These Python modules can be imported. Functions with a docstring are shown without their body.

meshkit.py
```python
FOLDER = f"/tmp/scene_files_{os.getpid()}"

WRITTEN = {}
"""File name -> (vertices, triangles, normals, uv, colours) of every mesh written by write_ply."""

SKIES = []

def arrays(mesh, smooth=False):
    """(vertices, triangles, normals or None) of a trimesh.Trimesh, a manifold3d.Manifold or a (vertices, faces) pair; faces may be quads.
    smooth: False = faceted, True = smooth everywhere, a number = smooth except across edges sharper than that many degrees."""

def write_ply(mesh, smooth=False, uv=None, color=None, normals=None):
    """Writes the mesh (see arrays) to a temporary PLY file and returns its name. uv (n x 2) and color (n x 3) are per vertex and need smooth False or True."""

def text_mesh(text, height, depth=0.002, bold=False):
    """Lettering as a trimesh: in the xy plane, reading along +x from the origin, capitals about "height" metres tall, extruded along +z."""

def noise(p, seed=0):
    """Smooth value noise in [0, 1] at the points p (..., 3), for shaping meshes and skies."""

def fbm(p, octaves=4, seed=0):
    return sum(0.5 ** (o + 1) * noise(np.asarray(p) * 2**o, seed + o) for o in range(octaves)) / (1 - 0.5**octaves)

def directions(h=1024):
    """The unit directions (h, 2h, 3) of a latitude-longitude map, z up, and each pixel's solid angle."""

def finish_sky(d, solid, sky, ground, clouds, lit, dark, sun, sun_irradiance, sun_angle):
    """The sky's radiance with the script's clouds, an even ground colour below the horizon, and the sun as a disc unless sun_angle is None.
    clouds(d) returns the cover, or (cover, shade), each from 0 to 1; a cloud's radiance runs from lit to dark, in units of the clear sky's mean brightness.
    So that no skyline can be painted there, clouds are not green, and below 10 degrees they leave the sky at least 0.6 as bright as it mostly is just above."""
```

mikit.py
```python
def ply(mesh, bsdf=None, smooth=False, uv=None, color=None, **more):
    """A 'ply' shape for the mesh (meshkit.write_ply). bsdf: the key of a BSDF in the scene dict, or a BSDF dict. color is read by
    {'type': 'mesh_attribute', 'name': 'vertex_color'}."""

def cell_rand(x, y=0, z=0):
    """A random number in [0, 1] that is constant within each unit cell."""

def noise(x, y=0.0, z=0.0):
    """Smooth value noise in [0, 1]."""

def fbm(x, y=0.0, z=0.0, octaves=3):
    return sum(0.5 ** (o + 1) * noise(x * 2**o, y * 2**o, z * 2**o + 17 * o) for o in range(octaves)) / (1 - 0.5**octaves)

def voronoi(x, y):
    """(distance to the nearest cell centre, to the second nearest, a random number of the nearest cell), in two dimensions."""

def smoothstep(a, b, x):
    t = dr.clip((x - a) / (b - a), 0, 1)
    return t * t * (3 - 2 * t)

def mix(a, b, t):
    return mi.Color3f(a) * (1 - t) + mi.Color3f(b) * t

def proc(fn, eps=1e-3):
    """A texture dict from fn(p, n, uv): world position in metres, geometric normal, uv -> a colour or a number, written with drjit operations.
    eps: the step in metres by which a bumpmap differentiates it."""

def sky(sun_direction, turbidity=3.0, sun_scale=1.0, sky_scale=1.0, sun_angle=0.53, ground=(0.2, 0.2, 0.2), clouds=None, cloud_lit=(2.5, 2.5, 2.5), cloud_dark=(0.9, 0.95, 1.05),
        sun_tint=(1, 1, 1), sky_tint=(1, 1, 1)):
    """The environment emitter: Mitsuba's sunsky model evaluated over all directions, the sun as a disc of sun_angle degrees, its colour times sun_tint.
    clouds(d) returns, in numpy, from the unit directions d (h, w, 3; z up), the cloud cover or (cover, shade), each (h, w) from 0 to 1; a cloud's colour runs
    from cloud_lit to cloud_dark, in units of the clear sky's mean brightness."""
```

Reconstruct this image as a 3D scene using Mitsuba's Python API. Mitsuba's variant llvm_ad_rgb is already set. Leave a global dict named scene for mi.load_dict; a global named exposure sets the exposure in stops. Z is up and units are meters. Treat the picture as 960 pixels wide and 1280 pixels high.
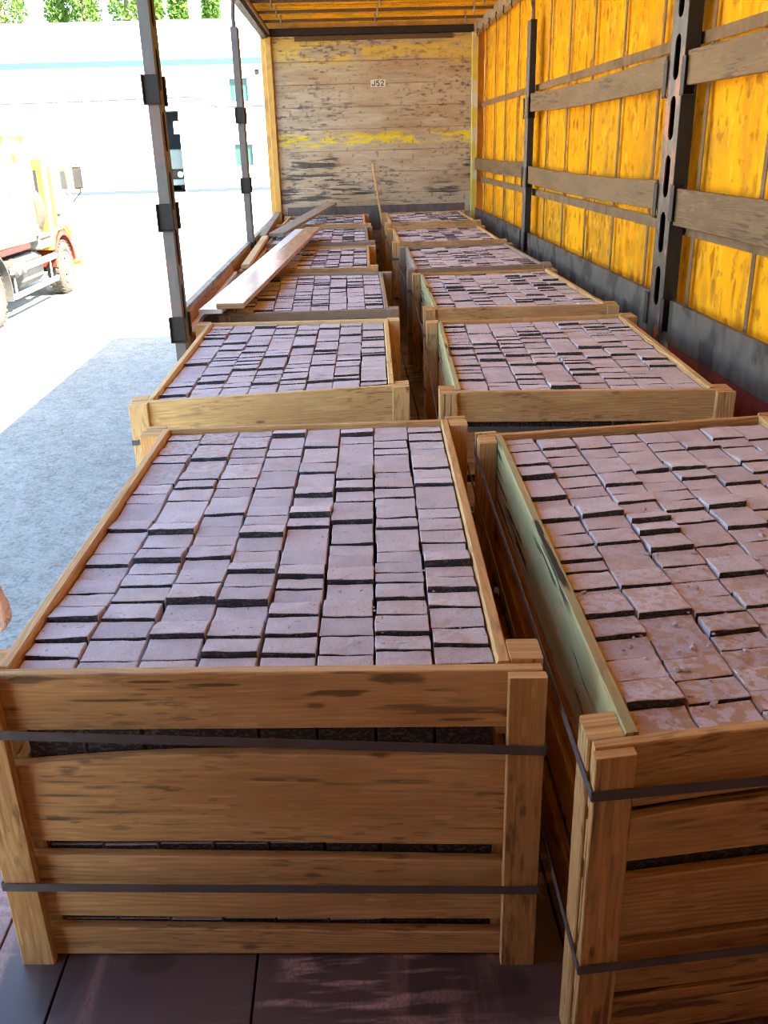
import math, random
import numpy as np
import trimesh
import manifold3d as m3
import shapely.geometry as sg
import drjit as dr
import mitsuba as mi
import mikit, meshkit
from mikit import proc, noise, fbm, voronoi, cell_rand, smoothstep, mix

T = mi.ScalarTransform4f
rng = np.random.default_rng(7)
scene, labels = {}, {}

# ------------------------------------------------------------------ camera, sky, exposure
F_PX, PITCH, YAW, ROLL, CX, CZ = 1121.4, math.radians(22.26), math.radians(1.73), math.radians(-1.59), -0.365, 1.529
_fw = np.array([math.sin(YAW) * math.cos(PITCH), math.cos(YAW) * math.cos(PITCH), -math.sin(PITCH)])
_r = np.array([math.cos(YAW), -math.sin(YAW), 0.0])
_u = np.cross(_r, _fw)
_up = -math.sin(ROLL) * _r + math.cos(ROLL) * _u
_o = np.array([CX, 0.0, CZ])
scene['camera'] = {'type': 'perspective', 'fov': math.degrees(2 * math.atan(480 / F_PX)), 'fov_axis': 'x',
                   'near_clip': 0.02, 'far_clip': 500.0,
                   'to_world': T().look_at(origin=_o.tolist(), target=(_o + _fw).tolist(), up=_up.tolist())}
exposure = 4.9
SUN = (2.85, -2.5, 4.0)          # direction of the trailer's shadow on the yard
scene['sky'] = mikit.sky(SUN, turbidity=3.5, sun_scale=1.0, sky_scale=1.0, sky_tint=(1.10, 1.02, 0.87), ground=(0.25, 0.25, 0.25))

W = 1.24          # half width of the load bed
G = -1.2          # yard level
YB, YF = -1.5, 11.8   # rear and front end of the load bed
ZR = 2.84         # roof

# ------------------------------------------------------------------ materials
def lum(a):
    return {'type': 'rgb', 'value': list(a)}

def principled(col, rough=0.6, spec=0.4, **kw):
    return {'type': 'twosided', 'bsdf': {'type': 'principled', 'base_color': col if isinstance(col, dict) else lum(col),
                                         'roughness': rough, 'specular': spec, **kw}}

def bumped(col, fn, scale, rough=0.7, spec=0.3, eps=1e-3):
    return {'type': 'twosided', 'bsdf': {'type': 'bumpmap', 'arbitrary': proc(fn, eps=eps), 'scale': scale,
            'bsdf': {'type': 'principled', 'base_color': col, 'roughness': rough, 'specular': spec}}}

def wood_fn(light, dark, streaks=0.7, grey=0.0, green=0.0):
    def fn(p, n, uv):
        k = dr.floor(uv.x / 8.0)
        u, v = uv.x - 8.0 * k, uv.y
        tone = cell_rand(k, 1)
        warp = fbm(u * 1.7, v * 9.0, k * 3.7)
        ring = 0.5 + 0.5 * dr.sin(v * 560.0 + warp * 62.0)
        g = 0.42 * fbm(u * 7.0, v * 110.0, k * 1.3) + 0.40 * ring * noise(u * 3.0, v * 26.0, k) + 0.34 * noise(u * 26.0, v * 420.0, k)
        c = mix(light, dark, dr.clip(g * (0.7 + 0.75 * tone), 0, 1))
        c = mix(c, mi.Color3f(dark) * 1.05, 0.5 * smoothstep(0.42, 0.72, fbm(u * 3.2, v * 11.0, k * 2.1 + 5.0, octaves=4)))
        c = mix(c, (0.10, 0.055, 0.03), 0.62 * smoothstep(0.50, 0.80, fbm(u * 26.0, v * 150.0, k + 8.0, octaves=5)) * smoothstep(0.48, 0.72, fbm(u * 3.0, v * 10.0, k + 1.0, octaves=3)))
        st = smoothstep(0.58, 0.74, noise(u * 9.0, v * 130.0, k * 5.3)) * smoothstep(0.5, 0.66, fbm(u * 2.3 + 9.0, v * 11.0, k * 2.9))
        c = mix(c, (0.03, 0.022, 0.016), streaks * st * dr.select(cell_rand(k, 2) > 0.35, 0.95, 0.3))
        d1, d2, r = voronoi(u * 2.7 + k * 0.37, v * 7.5 + k * 0.71)
        kn = smoothstep(0.085, 0.03, d1 + 0.03 * warp) * dr.select(r > 0.72, 1.0, 0.0)
        c = mix(c, (0.15, 0.07, 0.03), 0.75 * kn)
        sc = smoothstep(0.80, 0.86, noise(u * 14.0, v * 150.0, k * 7.0))
        c = mix(c, mi.Color3f(light) * 1.12, 0.35 * sc)
        if grey:
            c = mix(c, (0.26, 0.23, 0.19), grey * smoothstep(0.25, 0.6, fbm(u * 2.0, v * 14.0, k + 3.0)))
        if green:
            m = smoothstep(0.35, 0.6, fbm(u * 5.0, v * 16.0, k, octaves=4))
            c = mix(c, (0.34, 0.33, 0.16), green * m)  # green tint painted in for daylight from the open left side
            edge = smoothstep(0.50, 0.60, fbm(u * 5.0, v * 95.0, 4.0, octaves=4)) * smoothstep(0.49, 0.62, fbm(u * 2.2, v * 17.0, 7.0))
            c = mix(c, (0.02, 0.024, 0.02), 0.92 * edge)
        return c
    return fn

PINE_L, PINE_D = (0.75, 0.49, 0.21), (0.39, 0.195, 0.066)
scene['m_pine'] = principled(proc(wood_fn(PINE_L, PINE_D)), 0.62, 0.25)
scene['m_pine_new'] = principled(proc(wood_fn((0.84, 0.62, 0.29), (0.58, 0.36, 0.14), 0.3)), 0.6, 0.25)
scene['m_pine_old'] = principled(proc(wood_fn((0.50, 0.36, 0.22), (0.26, 0.16, 0.085), 0.8, grey=0.55)), 0.7, 0.2)
scene['m_pine_mould_daylight'] = principled(proc(wood_fn((0.56, 0.44, 0.20), (0.38, 0.27, 0.11), 0.3, green=0.75)), 0.72, 0.2)
scene['m_lath'] = principled(proc(wood_fn((0.23, 0.14, 0.06), (0.11, 0.066, 0.03), 0.6)), 0.65, 0.25)
scene['m_redwood'] = principled(proc(wood_fn((0.60, 0.29, 0.12), (0.42, 0.17, 0.07), 0.25)), 0.35, 0.5)

def stone_col(p, n, uv):
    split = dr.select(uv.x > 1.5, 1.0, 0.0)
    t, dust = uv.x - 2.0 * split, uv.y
    a = fbm(p.x * 26.0, p.y * 26.0, p.z * 26.0 + t * 91.0, octaves=4)
    fine = noise(p.x * 420.0, p.y * 420.0, p.z * 420.0)
    c = mix((0.47, 0.412, 0.425), (0.67, 0.605, 0.605), dr.clip(t * 0.75 + (a - 0.5) * 0.9, 0, 1))
    c = mix(c, (0.55, 0.42, 0.38), 0.5 * smoothstep(0.62, 0.95, noise(p.x * 9.0 + 31.0 * t, p.y * 9.0, 2.0)))
    c = c * (0.86 + 0.26 * fine)
    c = mix(c, (0.10, 0.07, 0.07), 0.5 * smoothstep(0.86, 0.95, noise(p.x * 110.0, p.y * 110.0, p.z * 110.0 + 3.0)))
    sp = smoothstep(0.42, 0.66, fbm(p.x * 75.0, p.y * 75.0, 9.0, octaves=4)) * smoothstep(0.3, 0.6, noise(p.x * 8.0, p.y * 8.0, 3.0) + 0.25)
    c = mix(c, (0.42, 0.25, 0.13), dust * sp)
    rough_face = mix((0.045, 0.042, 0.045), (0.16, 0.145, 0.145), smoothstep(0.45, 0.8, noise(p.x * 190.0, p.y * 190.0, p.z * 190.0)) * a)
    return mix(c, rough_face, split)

def stone_bump(p, n, uv):
    return 0.6 * noise(p.x * 90.0, p.y * 90.0, p.z * 90.0) + 0.4 * noise(p.x * 260.0, p.y * 260.0, p.z * 260.0)

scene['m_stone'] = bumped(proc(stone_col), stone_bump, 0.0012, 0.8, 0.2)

def asphalt(p, n, uv):
    a = fbm(p.x * 1.1, p.y * 1.1, 0.0, octaves=5)
    s = noise(p.x * 60.0, p.y * 60.0, 1.0)
    s2 = fbm(p.x * 11.0, p.y * 11.0, 5.0, octaves=4)
    c = mix((0.245, 0.25, 0.235), (0.32, 0.325, 0.305), a) * (0.60 + 0.40 * s + 0.44 * s2)
    return mix(c, (0.17, 0.17, 0.165), 0.6 * smoothstep(0.84, 0.9, noise(p.x * 26.0, p.y * 26.0, 8.0)))

scene['m_asphalt'] = bumped(proc(asphalt), lambda p, n, uv: fbm(p.x * 22.0, p.y * 22.0, 2.0, octaves=4), 0.012, 0.9, 0.1, eps=4e-3)

def tarp_fn(p, n, uv):
    y, z, x = p.y, p.z, p.x
    big = smoothstep(0.3, 0.7, fbm(y * 1.3, z * 1.1, x * 1.0, octaves=4))
    crust = fbm(y * 26.0, z * 19.0, x * 16.0, octaves=5)
    rub = fbm(y * 17.0, z * 6.0, x * 6.0, octaves=5)
    olive = fbm(y * 2.3, z * 2.0, x * 2.0 + 7.0, octaves=4)
    c = mix((0.86, 0.385, 0.013), (0.74, 0.285, 0.009), big)
    c = mix(c, (0.50, 0.22, 0.02), 0.65 * smoothstep(0.45, 0.70, rub))
    c = mix(c, (0.36, 0.22, 0.03), 0.55 * smoothstep(0.50, 0.66, olive) * (0.4 + crust))
    c = mix(c, (0.30, 0.12, 0.015), 0.6 * smoothstep(0.56, 0.72, crust))
    c = mix(c, (0.96, 0.56, 0.05), 0.35 * smoothstep(0.62, 0.76, fbm(y * 30.0 + 4.0, z * 12.0, 2.0, octaves=4)))
    st = smoothstep(0.72, 0.80, noise(y * 26.0, z * 8.0, 3.0)) * smoothstep(0.5, 0.7, noise(y * 2.0, z * 2.0, 9.0))
    return mix(c, (0.20, 0.065, 0.012), 0.7 * st)

scene['m_tarp'] = {'type': 'principledthin', 'base_color': proc(tarp_fn), 'roughness': 0.55, 'diff_trans': 0.032, 'spec_trans': 0.0, 'eta': 1.4}

def head_fn(p, n, uv):
    x, z = p.x, p.z
    k = cell_rand(dr.floor(z / 0.245), 3)
    g = fbm(x * 5.0, z * 60.0, k * 9.0, octaves=5)
    c = mix((0.55, 0.46, 0.32), (0.35, 0.27, 0.17), g)
    c = mix(c, (0.36, 0.22, 0.10), 0.55 * smoothstep(0.45, 0.75, fbm(x * 2.6 + 3.0, z * 9.0, 4.0, octaves=5)))
    stripe = smoothstep(0.10, 0.03, dr.abs(z - 1.60 + 0.05 * (fbm(x * 4.0, 3.0) - 0.5)))
    c = mix(c, (0.68, 0.52, 0.03), stripe * smoothstep(0.36, 0.62, fbm(x * 7.0, z * 30.0, 1.0, octaves=5)))
    c = mix(c, (0.66, 0.48, 0.05), 0.7 * smoothstep(0.45, 0.62, fbm(x * 3.0, z * 14.0, 6.0, octaves=5)) * smoothstep(0.25, 0.05, dr.abs(z - 2.58)))  # yellow near the top painted in for light from the roof
    area = smoothstep(0.44, 0.66, fbm(x * 1.7, z * 2.6, 31.0, octaves=3))
    sc = smoothstep(0.50, 0.82, fbm(x * 15.0, z * 44.0, 12.0, octaves=5)) * (0.15 + 0.85 * area)
    c = mix(c, (0.09, 0.075, 0.07), 0.85 * sc)
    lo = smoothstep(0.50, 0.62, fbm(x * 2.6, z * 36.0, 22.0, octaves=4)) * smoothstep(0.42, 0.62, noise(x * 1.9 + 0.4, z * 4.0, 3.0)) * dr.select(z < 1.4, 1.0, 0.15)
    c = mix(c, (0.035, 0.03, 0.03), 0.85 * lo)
    sp = smoothstep(0.80, 0.95, noise(x * 30.0, z * 40.0, 3.0))
    return mix(c, (0.09, 0.07, 0.06), 0.5 * sp)

scene['m_head'] = principled(proc(head_fn), 0.55, 0.3)

def floor_fn(p, n, uv):
    x, y = p.x, p.y
    c = mix((0.085, 0.060, 0.062), (0.15, 0.105, 0.105), fbm(x * 3.0, y * 5.0, 0.0))
    grain = 0.6 * noise(x * 260.0, y * 170.0, 2.0) + 0.25 * fbm(x * 30.0, y * 90.0, 3.0) - 0.1
    sc = smoothstep(0.52, 0.8, fbm(x * 7.0, y * 55.0, 1.0, octaves=4)) * smoothstep(0.34, 0.56, fbm(x * 3.0, y * 3.0, 4.0))
    c = mix(c, (0.46, 0.31, 0.30), dr.clip(1.1 * sc * (0.4 + 1.4 * grain), 0, 1))
    sc2 = smoothstep(0.42, 0.62, fbm(x * 14.0, y * 2.0, 6.0, octaves=5)) * smoothstep(0.50, 0.58, noise(x * 3.0 + 2.3, y * 0.8, 8.0))
    c = mix(c, (0.40, 0.22, 0.20), 0.75 * sc2 * (0.4 + grain))
    return mix(c, (0.04, 0.03, 0.03), 0.5 * smoothstep(0.6, 0.75, noise(x * 11.0, y * 11.0, 5.0)))

scene['m_floor'] = principled(proc(floor_fn), 0.38, 0.5)

def steel_fn(a, b, rust, amt):
    def fn(p, n, uv):
        r = fbm(p.x * 9.0, p.y * 9.0, p.z * 5.0, octaves=4)
        c = mix(a, b, noise(p.x * 30.0, p.y * 30.0, p.z * 12.0))
        return mix(c, rust, amt * smoothstep(0.52, 0.66, r))
    return fn

scene['m_post'] = principled(proc(steel_fn((0.075, 0.075, 0.073), (0.12, 0.115, 0.11), (0.17, 0.10, 0.075), 0.6)), 0.45, 0.5)
scene['m_post_worn'] = principled(proc(steel_fn((0.035, 0.03, 0.027), (0.065, 0.055, 0.048), (0.30, 0.095, 0.045), 0.95)), 0.45, 0.5)
scene['m_black'] = principled((0.016, 0.0145, 0.0135), 0.55, 0.35)
scene['m_dark_panel'] = principled(proc(steel_fn((0.085, 0.070, 0.055), (0.135, 0.112, 0.088), (0.04, 0.034, 0.028), 0.8)), 0.6, 0.25)
scene['m_red_steel'] = principled(proc(steel_fn((0.22, 0.035, 0.03), (0.28, 0.05, 0.04), (0.10, 0.03, 0.03), 0.6)), 0.45, 0.5)
scene['m_webbing'] = principled(proc(steel_fn((0.17, 0.105, 0.055), (0.23, 0.15, 0.085), (0.11, 0.07, 0.035), 0.6)), 0.85, 0.1)
scene['m_strap'] = principled(proc(steel_fn((0.085, 0.085, 0.09), (0.12, 0.12, 0.125), (0.10, 0.075, 0.06), 0.5)), 0.38, 0.6)
scene['m_alu_glare'] = principled((0.80, 0.80, 0.78), 0.35, 0.6)  # flat white stands in for sky glare on the aluminium laths
scene['m_rail'] = principled(proc(steel_fn((0.22, 0.18, 0.12), (0.30, 0.255, 0.18), (0.14, 0.09, 0.05), 0.5)), 0.5, 0.4)
scene['m_pillar'] = principled(proc(steel_fn((0.50, 0.27, 0.05), (0.58, 0.33, 0.07), (0.30, 0.16, 0.05), 0.5)), 0.5, 0.4)
scene['m_pillar_worn'] = principled(proc(steel_fn((0.52, 0.42, 0.06), (0.60, 0.50, 0.10), (0.55, 0.56, 0.50), 0.9)), 0.5, 0.4)
scene['m_white_plate'] = principled((0.62, 0.60, 0.52), 0.5, 0.3)
scene['m_ink'] = principled((0.05, 0.045, 0.03), 0.6, 0.2)

# ------------------------------------------------------------------ mesh helpers
_plank_id = [0]

def next_id():
    _plank_id[0] += 1
    return _plank_id[0]


class MB:
    def __init__(self):
        self.v, self.f, self.uv, self.n = [], [], [], 0

    def add(self, v, f, uv=None):
        v = np.asarray(v, float)
        f = np.asarray(f, int)
        if f.shape[1] == 4:
            f = np.vstack([f[:, [0, 1, 2]], f[:, [0, 2, 3]]])
        self.v.append(v)
        self.f.append(f + self.n)
        self.uv.append(np.zeros((len(v), 2)) if uv is None else np.asarray(uv, float))
        self.n += len(v)
        return self

    def box(self, x0, x1, y0, y1, z0, z1, ch=0.0, warp=None, uv=None):
        """A chamfered box; warp maps points, uv: constant or None."""
        c = np.array([(x0 + x1) / 2, (y0 + y1) / 2, (z0 + z1) / 2])
        h = np.array([abs(x1 - x0) / 2, abs(y1 - y0) / 2, abs(z1 - z0) / 2])
        v, f = chamfer_box(h, min(ch, h.min() * 0.45))
        v = v + c
        if warp is not None:
            v = warp(v)
        return self.add(v, f, None if uv is None else np.tile(uv, (len(v), 1)))

    def board(self, l0, l1, a0, a1, b0, b1, warp, n=2, ch=0.0025, wob=0.0, seed=0, lean=0.0, bend=None):
        """A plank along l: width a, thickness b, edges wobbling by wob; warp(l, a, b) -> points. uv runs along the grain."""
        ls = np.linspace(l0, l1, n + 1)
        off = next_id() * 8.0 + 2.0
        r = np.random.default_rng(1000 + seed + _plank_id[0])
        ph = r.uniform(0, 50, 4)
        rings, uvs = [], []
        for i, l in enumerate(ls):
            w0 = wob * (2 * meshkit.noise(np.array([l * 3.1 + ph[0], ph[1], 0.5])) - 1) if wob else 0
            w1 = wob * (2 * meshkit.noise(np.array([l * 3.1 + ph[2], ph[3], 0.5])) - 1) if wob else 0
            k = (l - l0) / max(l1 - l0, 1e-9)
            A0, A1 = a0 + w0 + lean * k, a1 + w1 + lean * k
            if bend is not None:
                e0, e1 = bend(k)
                A0, A1 = A0 + e0, A1 + e1
            pts = [(A0 + ch, b0), (A1 - ch, b0), (A1, b0 + ch), (A1, b1 - ch), (A1 - ch, b1), (A0 + ch, b1), (A0, b1 - ch), (A0, b0 + ch), (A0 + ch, b0)]
            d = np.cumsum([0] + [math.dist(pts[j], pts[j + 1]) for j in range(8)])
            rings.append([(l, a, b) for a, b in pts])
            uvs.append([(off + l - l0, q) for q in d])
        R = np.array(rings, float)
        m = len(ls)
        V = R.reshape(-1, 3)
        UV = np.array(uvs, float).reshape(-1, 2)
        F = []
        for i in range(m - 1):
            for j in range(8):
                a, b, c, d = i * 9 + j, i * 9 + j + 1, (i + 1) * 9 + j + 1, (i + 1) * 9 + j
                F += [(a, d, c), (a, c, b)]
        base = len(V)
        cap = np.vstack([R[0, :8], R[-1, :8]])
        cuv = np.array([(off + 3 + q[1] * 0.05, 5 + q[2]) for q in cap])
        V, UV = np.vstack([V, cap]), np.vstack([UV, cuv])
        for j in range(1, 7):
            F.append((base, base + j, base + j + 1))
            F.append((base + 8, base + 8 + j + 1, base + 8 + j))
        P = warp(V[:, 0], V[:, 1], V[:, 2])
        F = np.array(F)
        # orientation check
        tm = trimesh.Trimesh(P, F, process=False)
        if tm.volume < 0:
            F = F[:, ::-1]
        return self.add(P, F, UV)

    def tube(self, pts, r, n=10, cap=True):
        p = np.asarray(pts, float)
        t = np.gradient(p, axis=0)
        t /= np.linalg.norm(t, axis=1, keepdims=True)
        ref = np.array([0, 0, 1.0]) if abs(t[0][2]) < 0.9 else np.array([1.0, 0, 0])
        V = []
        rr = np.broadcast_to(r, (len(p),))
        for i in range(len(p)):
            a = np.cross(t[i], ref); a /= np.linalg.norm(a)
            b = np.cross(t[i], a)
            ang = np.arange(n) * 2 * np.pi / n
            V.append(p[i] + rr[i] * (np.cos(ang)[:, None] * a + np.sin(ang)[:, None] * b))
        V = np.vstack(V)
        F = []
        for i in range(len(p) - 1):
            for j in range(n):
                a, b, c, d = i * n + j, i * n + (j + 1) % n, (i + 1) * n + (j + 1) % n, (i + 1) * n + j
                F += [(a, c, b), (a, d, c)]
        if cap:
            for j in range(1, n - 1):
                F.append((0, j, j + 1)); e = (len(p) - 1) * n; F.append((e, e + j + 1, e + j))
        if trimesh.Trimesh(V, F, process=False).volume < 0:
            F = [q[::-1] for q in F]
        return self.add(V, F)

    def prism(self, poly, h0, h1, plane='xy'):
        """Extrude a shapely polygon from h0 to h1 along the axis missing from plane."""
        m = trimesh.creation.extrude_polygon(poly, h1 - h0, engine='earcut')
        v = np.array(m.vertices); v[:, 2] += h0
        f = np.array(m.faces)
        if plane == 'yz':
            v = v[:, [2, 0, 1]]
        elif plane == 'xz':
            v = v[:, [0, 2, 1]]; f = f[:, ::-1]
        return self.add(v, f)

    def lathe(self, prof, centre, axis='x', n=28):
        """Revolve (r, h) profile about an axis through centre."""
        prof = np.asarray(prof, float)
        ang = np.arange(n) * 2 * np.pi / n
        V = np.array([[r * math.cos(a), r * math.sin(a), h] for r, h in prof for a in ang])
        F = []
        for i in range(len(prof) - 1):
            for j in range(n):
                a, b, c, d = i * n + j, i * n + (j + 1) % n, (i + 1) * n + (j + 1) % n, (i + 1) * n + j
                F += [(a, b, c), (a, c, d)]
        if axis == 'x':
            V = V[:, [2, 0, 1]]
        elif axis == 'y':
            V = V[:, [1, 2, 0]]
        tm = trimesh.Trimesh(V, F, process=False)
        if tm.volume < 0:
            F = [q[::-1] for q in F]
        return self.add(V + np.asarray(centre, float), F)

    def mesh(self, m, pos=(0, 0, 0)):
        if hasattr(m, 'to_mesh'):
            q = m.to_mesh()
            return self.add(np.array(q.vert_properties[:, :3]) + pos, np.array(q.tri_verts))
        return self.add(np.array(m.vertices) + pos, np.array(m.faces))

    def get(self):
        return np.vstack(self.v), np.vstack(self.f), np.vstack(self.uv)


def chamfer_box(h, c):
    v, idx = [], {}
    for sx in (-1, 1):
        for sy in (-1, 1):
            for sz in (-1, 1):
                s = np.array([sx, sy, sz])
                for ax in range(3):
                    q = s * h - s * c
                    q = q.astype(float)
                    q[ax] = s[ax] * h[ax]
                    idx[(sx, sy, sz, ax)] = len(v)
                    v.append(q)
    f = []
    def quad(a, b, cc, d):
        f.append((a, b, cc)); f.append((a, cc, d))
    for ax in range(3):
        o = [i for i in range(3) if i != ax]
        for s in (-1, 1):
            k = []
            for p, q in ((-1, -1), (1, -1), (1, 1), (-1, 1)):
                t = [0, 0, 0]; t[ax] = s; t[o[0]] = p; t[o[1]] = q
                k.append(idx[(*t, ax)])
            quad(*k)
    if c > 0:
        for ax in range(3):              # edges along ax
            o = [i for i in range(3) if i != ax]
            for p in (-1, 1):
                for q in (-1, 1):
                    k = []
                    for s, fa in ((-1, o[0]), (1, o[0]), (1, o[1]), (-1, o[1])):
                        t = [0, 0, 0]; t[ax] = s; t[o[0]] = p; t[o[1]] = q
                        k.append(idx[(*t, fa)])
                    quad(*k)
        for sx in (-1, 1):
            for sy in (-1, 1):
                for sz in (-1, 1):
                    f.append(tuple(idx[(sx, sy, sz, a)] for a in range(3)))
    v = np.array(v); f = np.array(f)
    n = np.cross(v[f[:, 1]] - v[f[:, 0]], v[f[:, 2]] - v[f[:, 0]])
    flip = (n * v[f].mean(1)).sum(1) < 0
    f[flip] = f[flip][:, ::-1]
    return v, f


_used = {}

def key(name, parent=None):
    full = f'{parent}__{name}' if parent else name
    if full not in _used:
        _used[full] = 0
        return full
    _used[full] += 1
    return f'{full}_{_used[full]:03d}'

def thing(name, label, cat, group=None, kind=None):
    k = key(name)
    d = {'label': label}
    if cat:
        d['category'] = cat
    if group:
        d['group'] = group
    if kind:
        d['kind'] = kind
    labels[k] = d
    return k

def put(k, mb, bsdf, smooth=False):
    if isinstance(mb, MB):
        v, f, uv = mb.get()
        scene[k] = mikit.ply((v, f), bsdf, smooth, uv=uv) if smooth in (False, True) else mikit.ply((v, f), bsdf, smooth)
    else:
        scene[k] = mikit.ply(mb, bsdf, smooth)
    return k

def part(parent, name, mb, bsdf, smooth=False, label=None, kind=None):
    k = put(key(name, parent), mb, bsdf, smooth)
    if label or kind:
        labels[k] = {a: b for a, b in (('label', label), ('kind', kind)) if b}
    return k

def struct(name, label, mb=None, bsdf=None, smooth=False):
    k = key(name)
    labels[k] = {'label': label, 'kind': 'structure'}
    if mb is not None:
        put(k, mb, bsdf, smooth)
    return k

def one(name, mb, bsdf, label, cat, group=None, kind=None, smooth=False):
    return put(thing(name, label, cat, group, kind), mb, bsdf, smooth)

ident = lambda l, a, b: np.stack([l, a, b], -1)

# ------------------------------------------------------------------ the yard
g = MB()
g.add([[-90, -40, G], [60, -40, G], [60, 140, G], [-90, 140, G]], [[0, 1, 2, 3]])
struct('ground', 'grey asphalt yard beside the trailer', g, 'm_asphalt')

# ------------------------------------------------------------------ trailer: floor, headboard, roof, right tarpaulin
floor = struct('floor', 'dark worn plywood load floor with reddish scuffs')
xs = [-1.24, -1.148, -1.0, -0.607, 0.02, 0.62, 1.24]
for i in range(6):
    for y0, y1 in ((YB, 1.98), (1.99, 6.0), (6.01, YF)):
        m = MB().box(xs[i] + 0.0025, xs[i + 1] - 0.0025, y0, y1, -0.028, 0.0, 0.0015)
        part(floor, 'plywood_panel', m, 'm_floor')
m = MB()
for x in (-1.148, -1.0, -0.607, 0.02, 0.62):
    m.box(x - 0.06, x + 0.06, YB, YF, -0.045, -0.029)
for s in (-1, 1):
    m.box(s * 1.245, s * 1.275, YB, YF, -0.16, -0.002, 0.004)
for y in np.arange(YB + 0.3, YF, 1.2):
    m.box(-1.24, 1.24, y, y + 0.08, -0.2, -0.046)
for x in (-0.5, 0.5):
    m.box(x - 0.06, x + 0.06, YB + 0.2, YF - 0.2, -0.5, -0.2)
part(floor, 'chassis_frame', m, 'm_black', label='black steel frame under the floor')

head = struct('wall_front', 'scuffed headboard of horizontal boards at the front of the trailer')
zz = 0.0
i = 0
while zz < 2.70:
    z1 = min(zz + 0.245, 2.72)
    m = MB().board(-1.17, 1.17, zz + 0.0015, z1 - 0.0015, 0, 0.03, lambda l, a, b: np.stack([l, YF - 0.03 + b + 0.0 * l, a], -1), n=2, ch=0.002)
    part(head, 'board', m, 'm_head')
    zz = z1
m = MB().box(-0.90, 0.95, YF - 0.05, YF - 0.031, 2.665, 2.715, 0.004)
part(head, 'top_batten', m, 'm_lath')
m = MB().box(-1.1, 1.1, YF - 0.036, YF - 0.031, 0.55, 0.835, 0.001)
part(head, 'kick_strip', m, 'm_post', label='dark strip along the foot of the headboard')
m = MB().box(-1.20, 1.20, YF - 0.06, YF + 0.02, 2.725, 2.80, 0.006)
part(head, 'header_beam', m, 'm_black', label='dark beam across the top of the headboard')
pl = part(head, 'number_plate', MB().box(-0.028, 0.148, YF - 0.0365, YF - 0.031, 2.165, 2.245, 0.001), 'm_white_plate', label='small pale plate with worn dark characters')
tm = meshkit.text_mesh('J52', 0.058, 0.002, bold=True)
v = np.array(tm.vertices)
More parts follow.
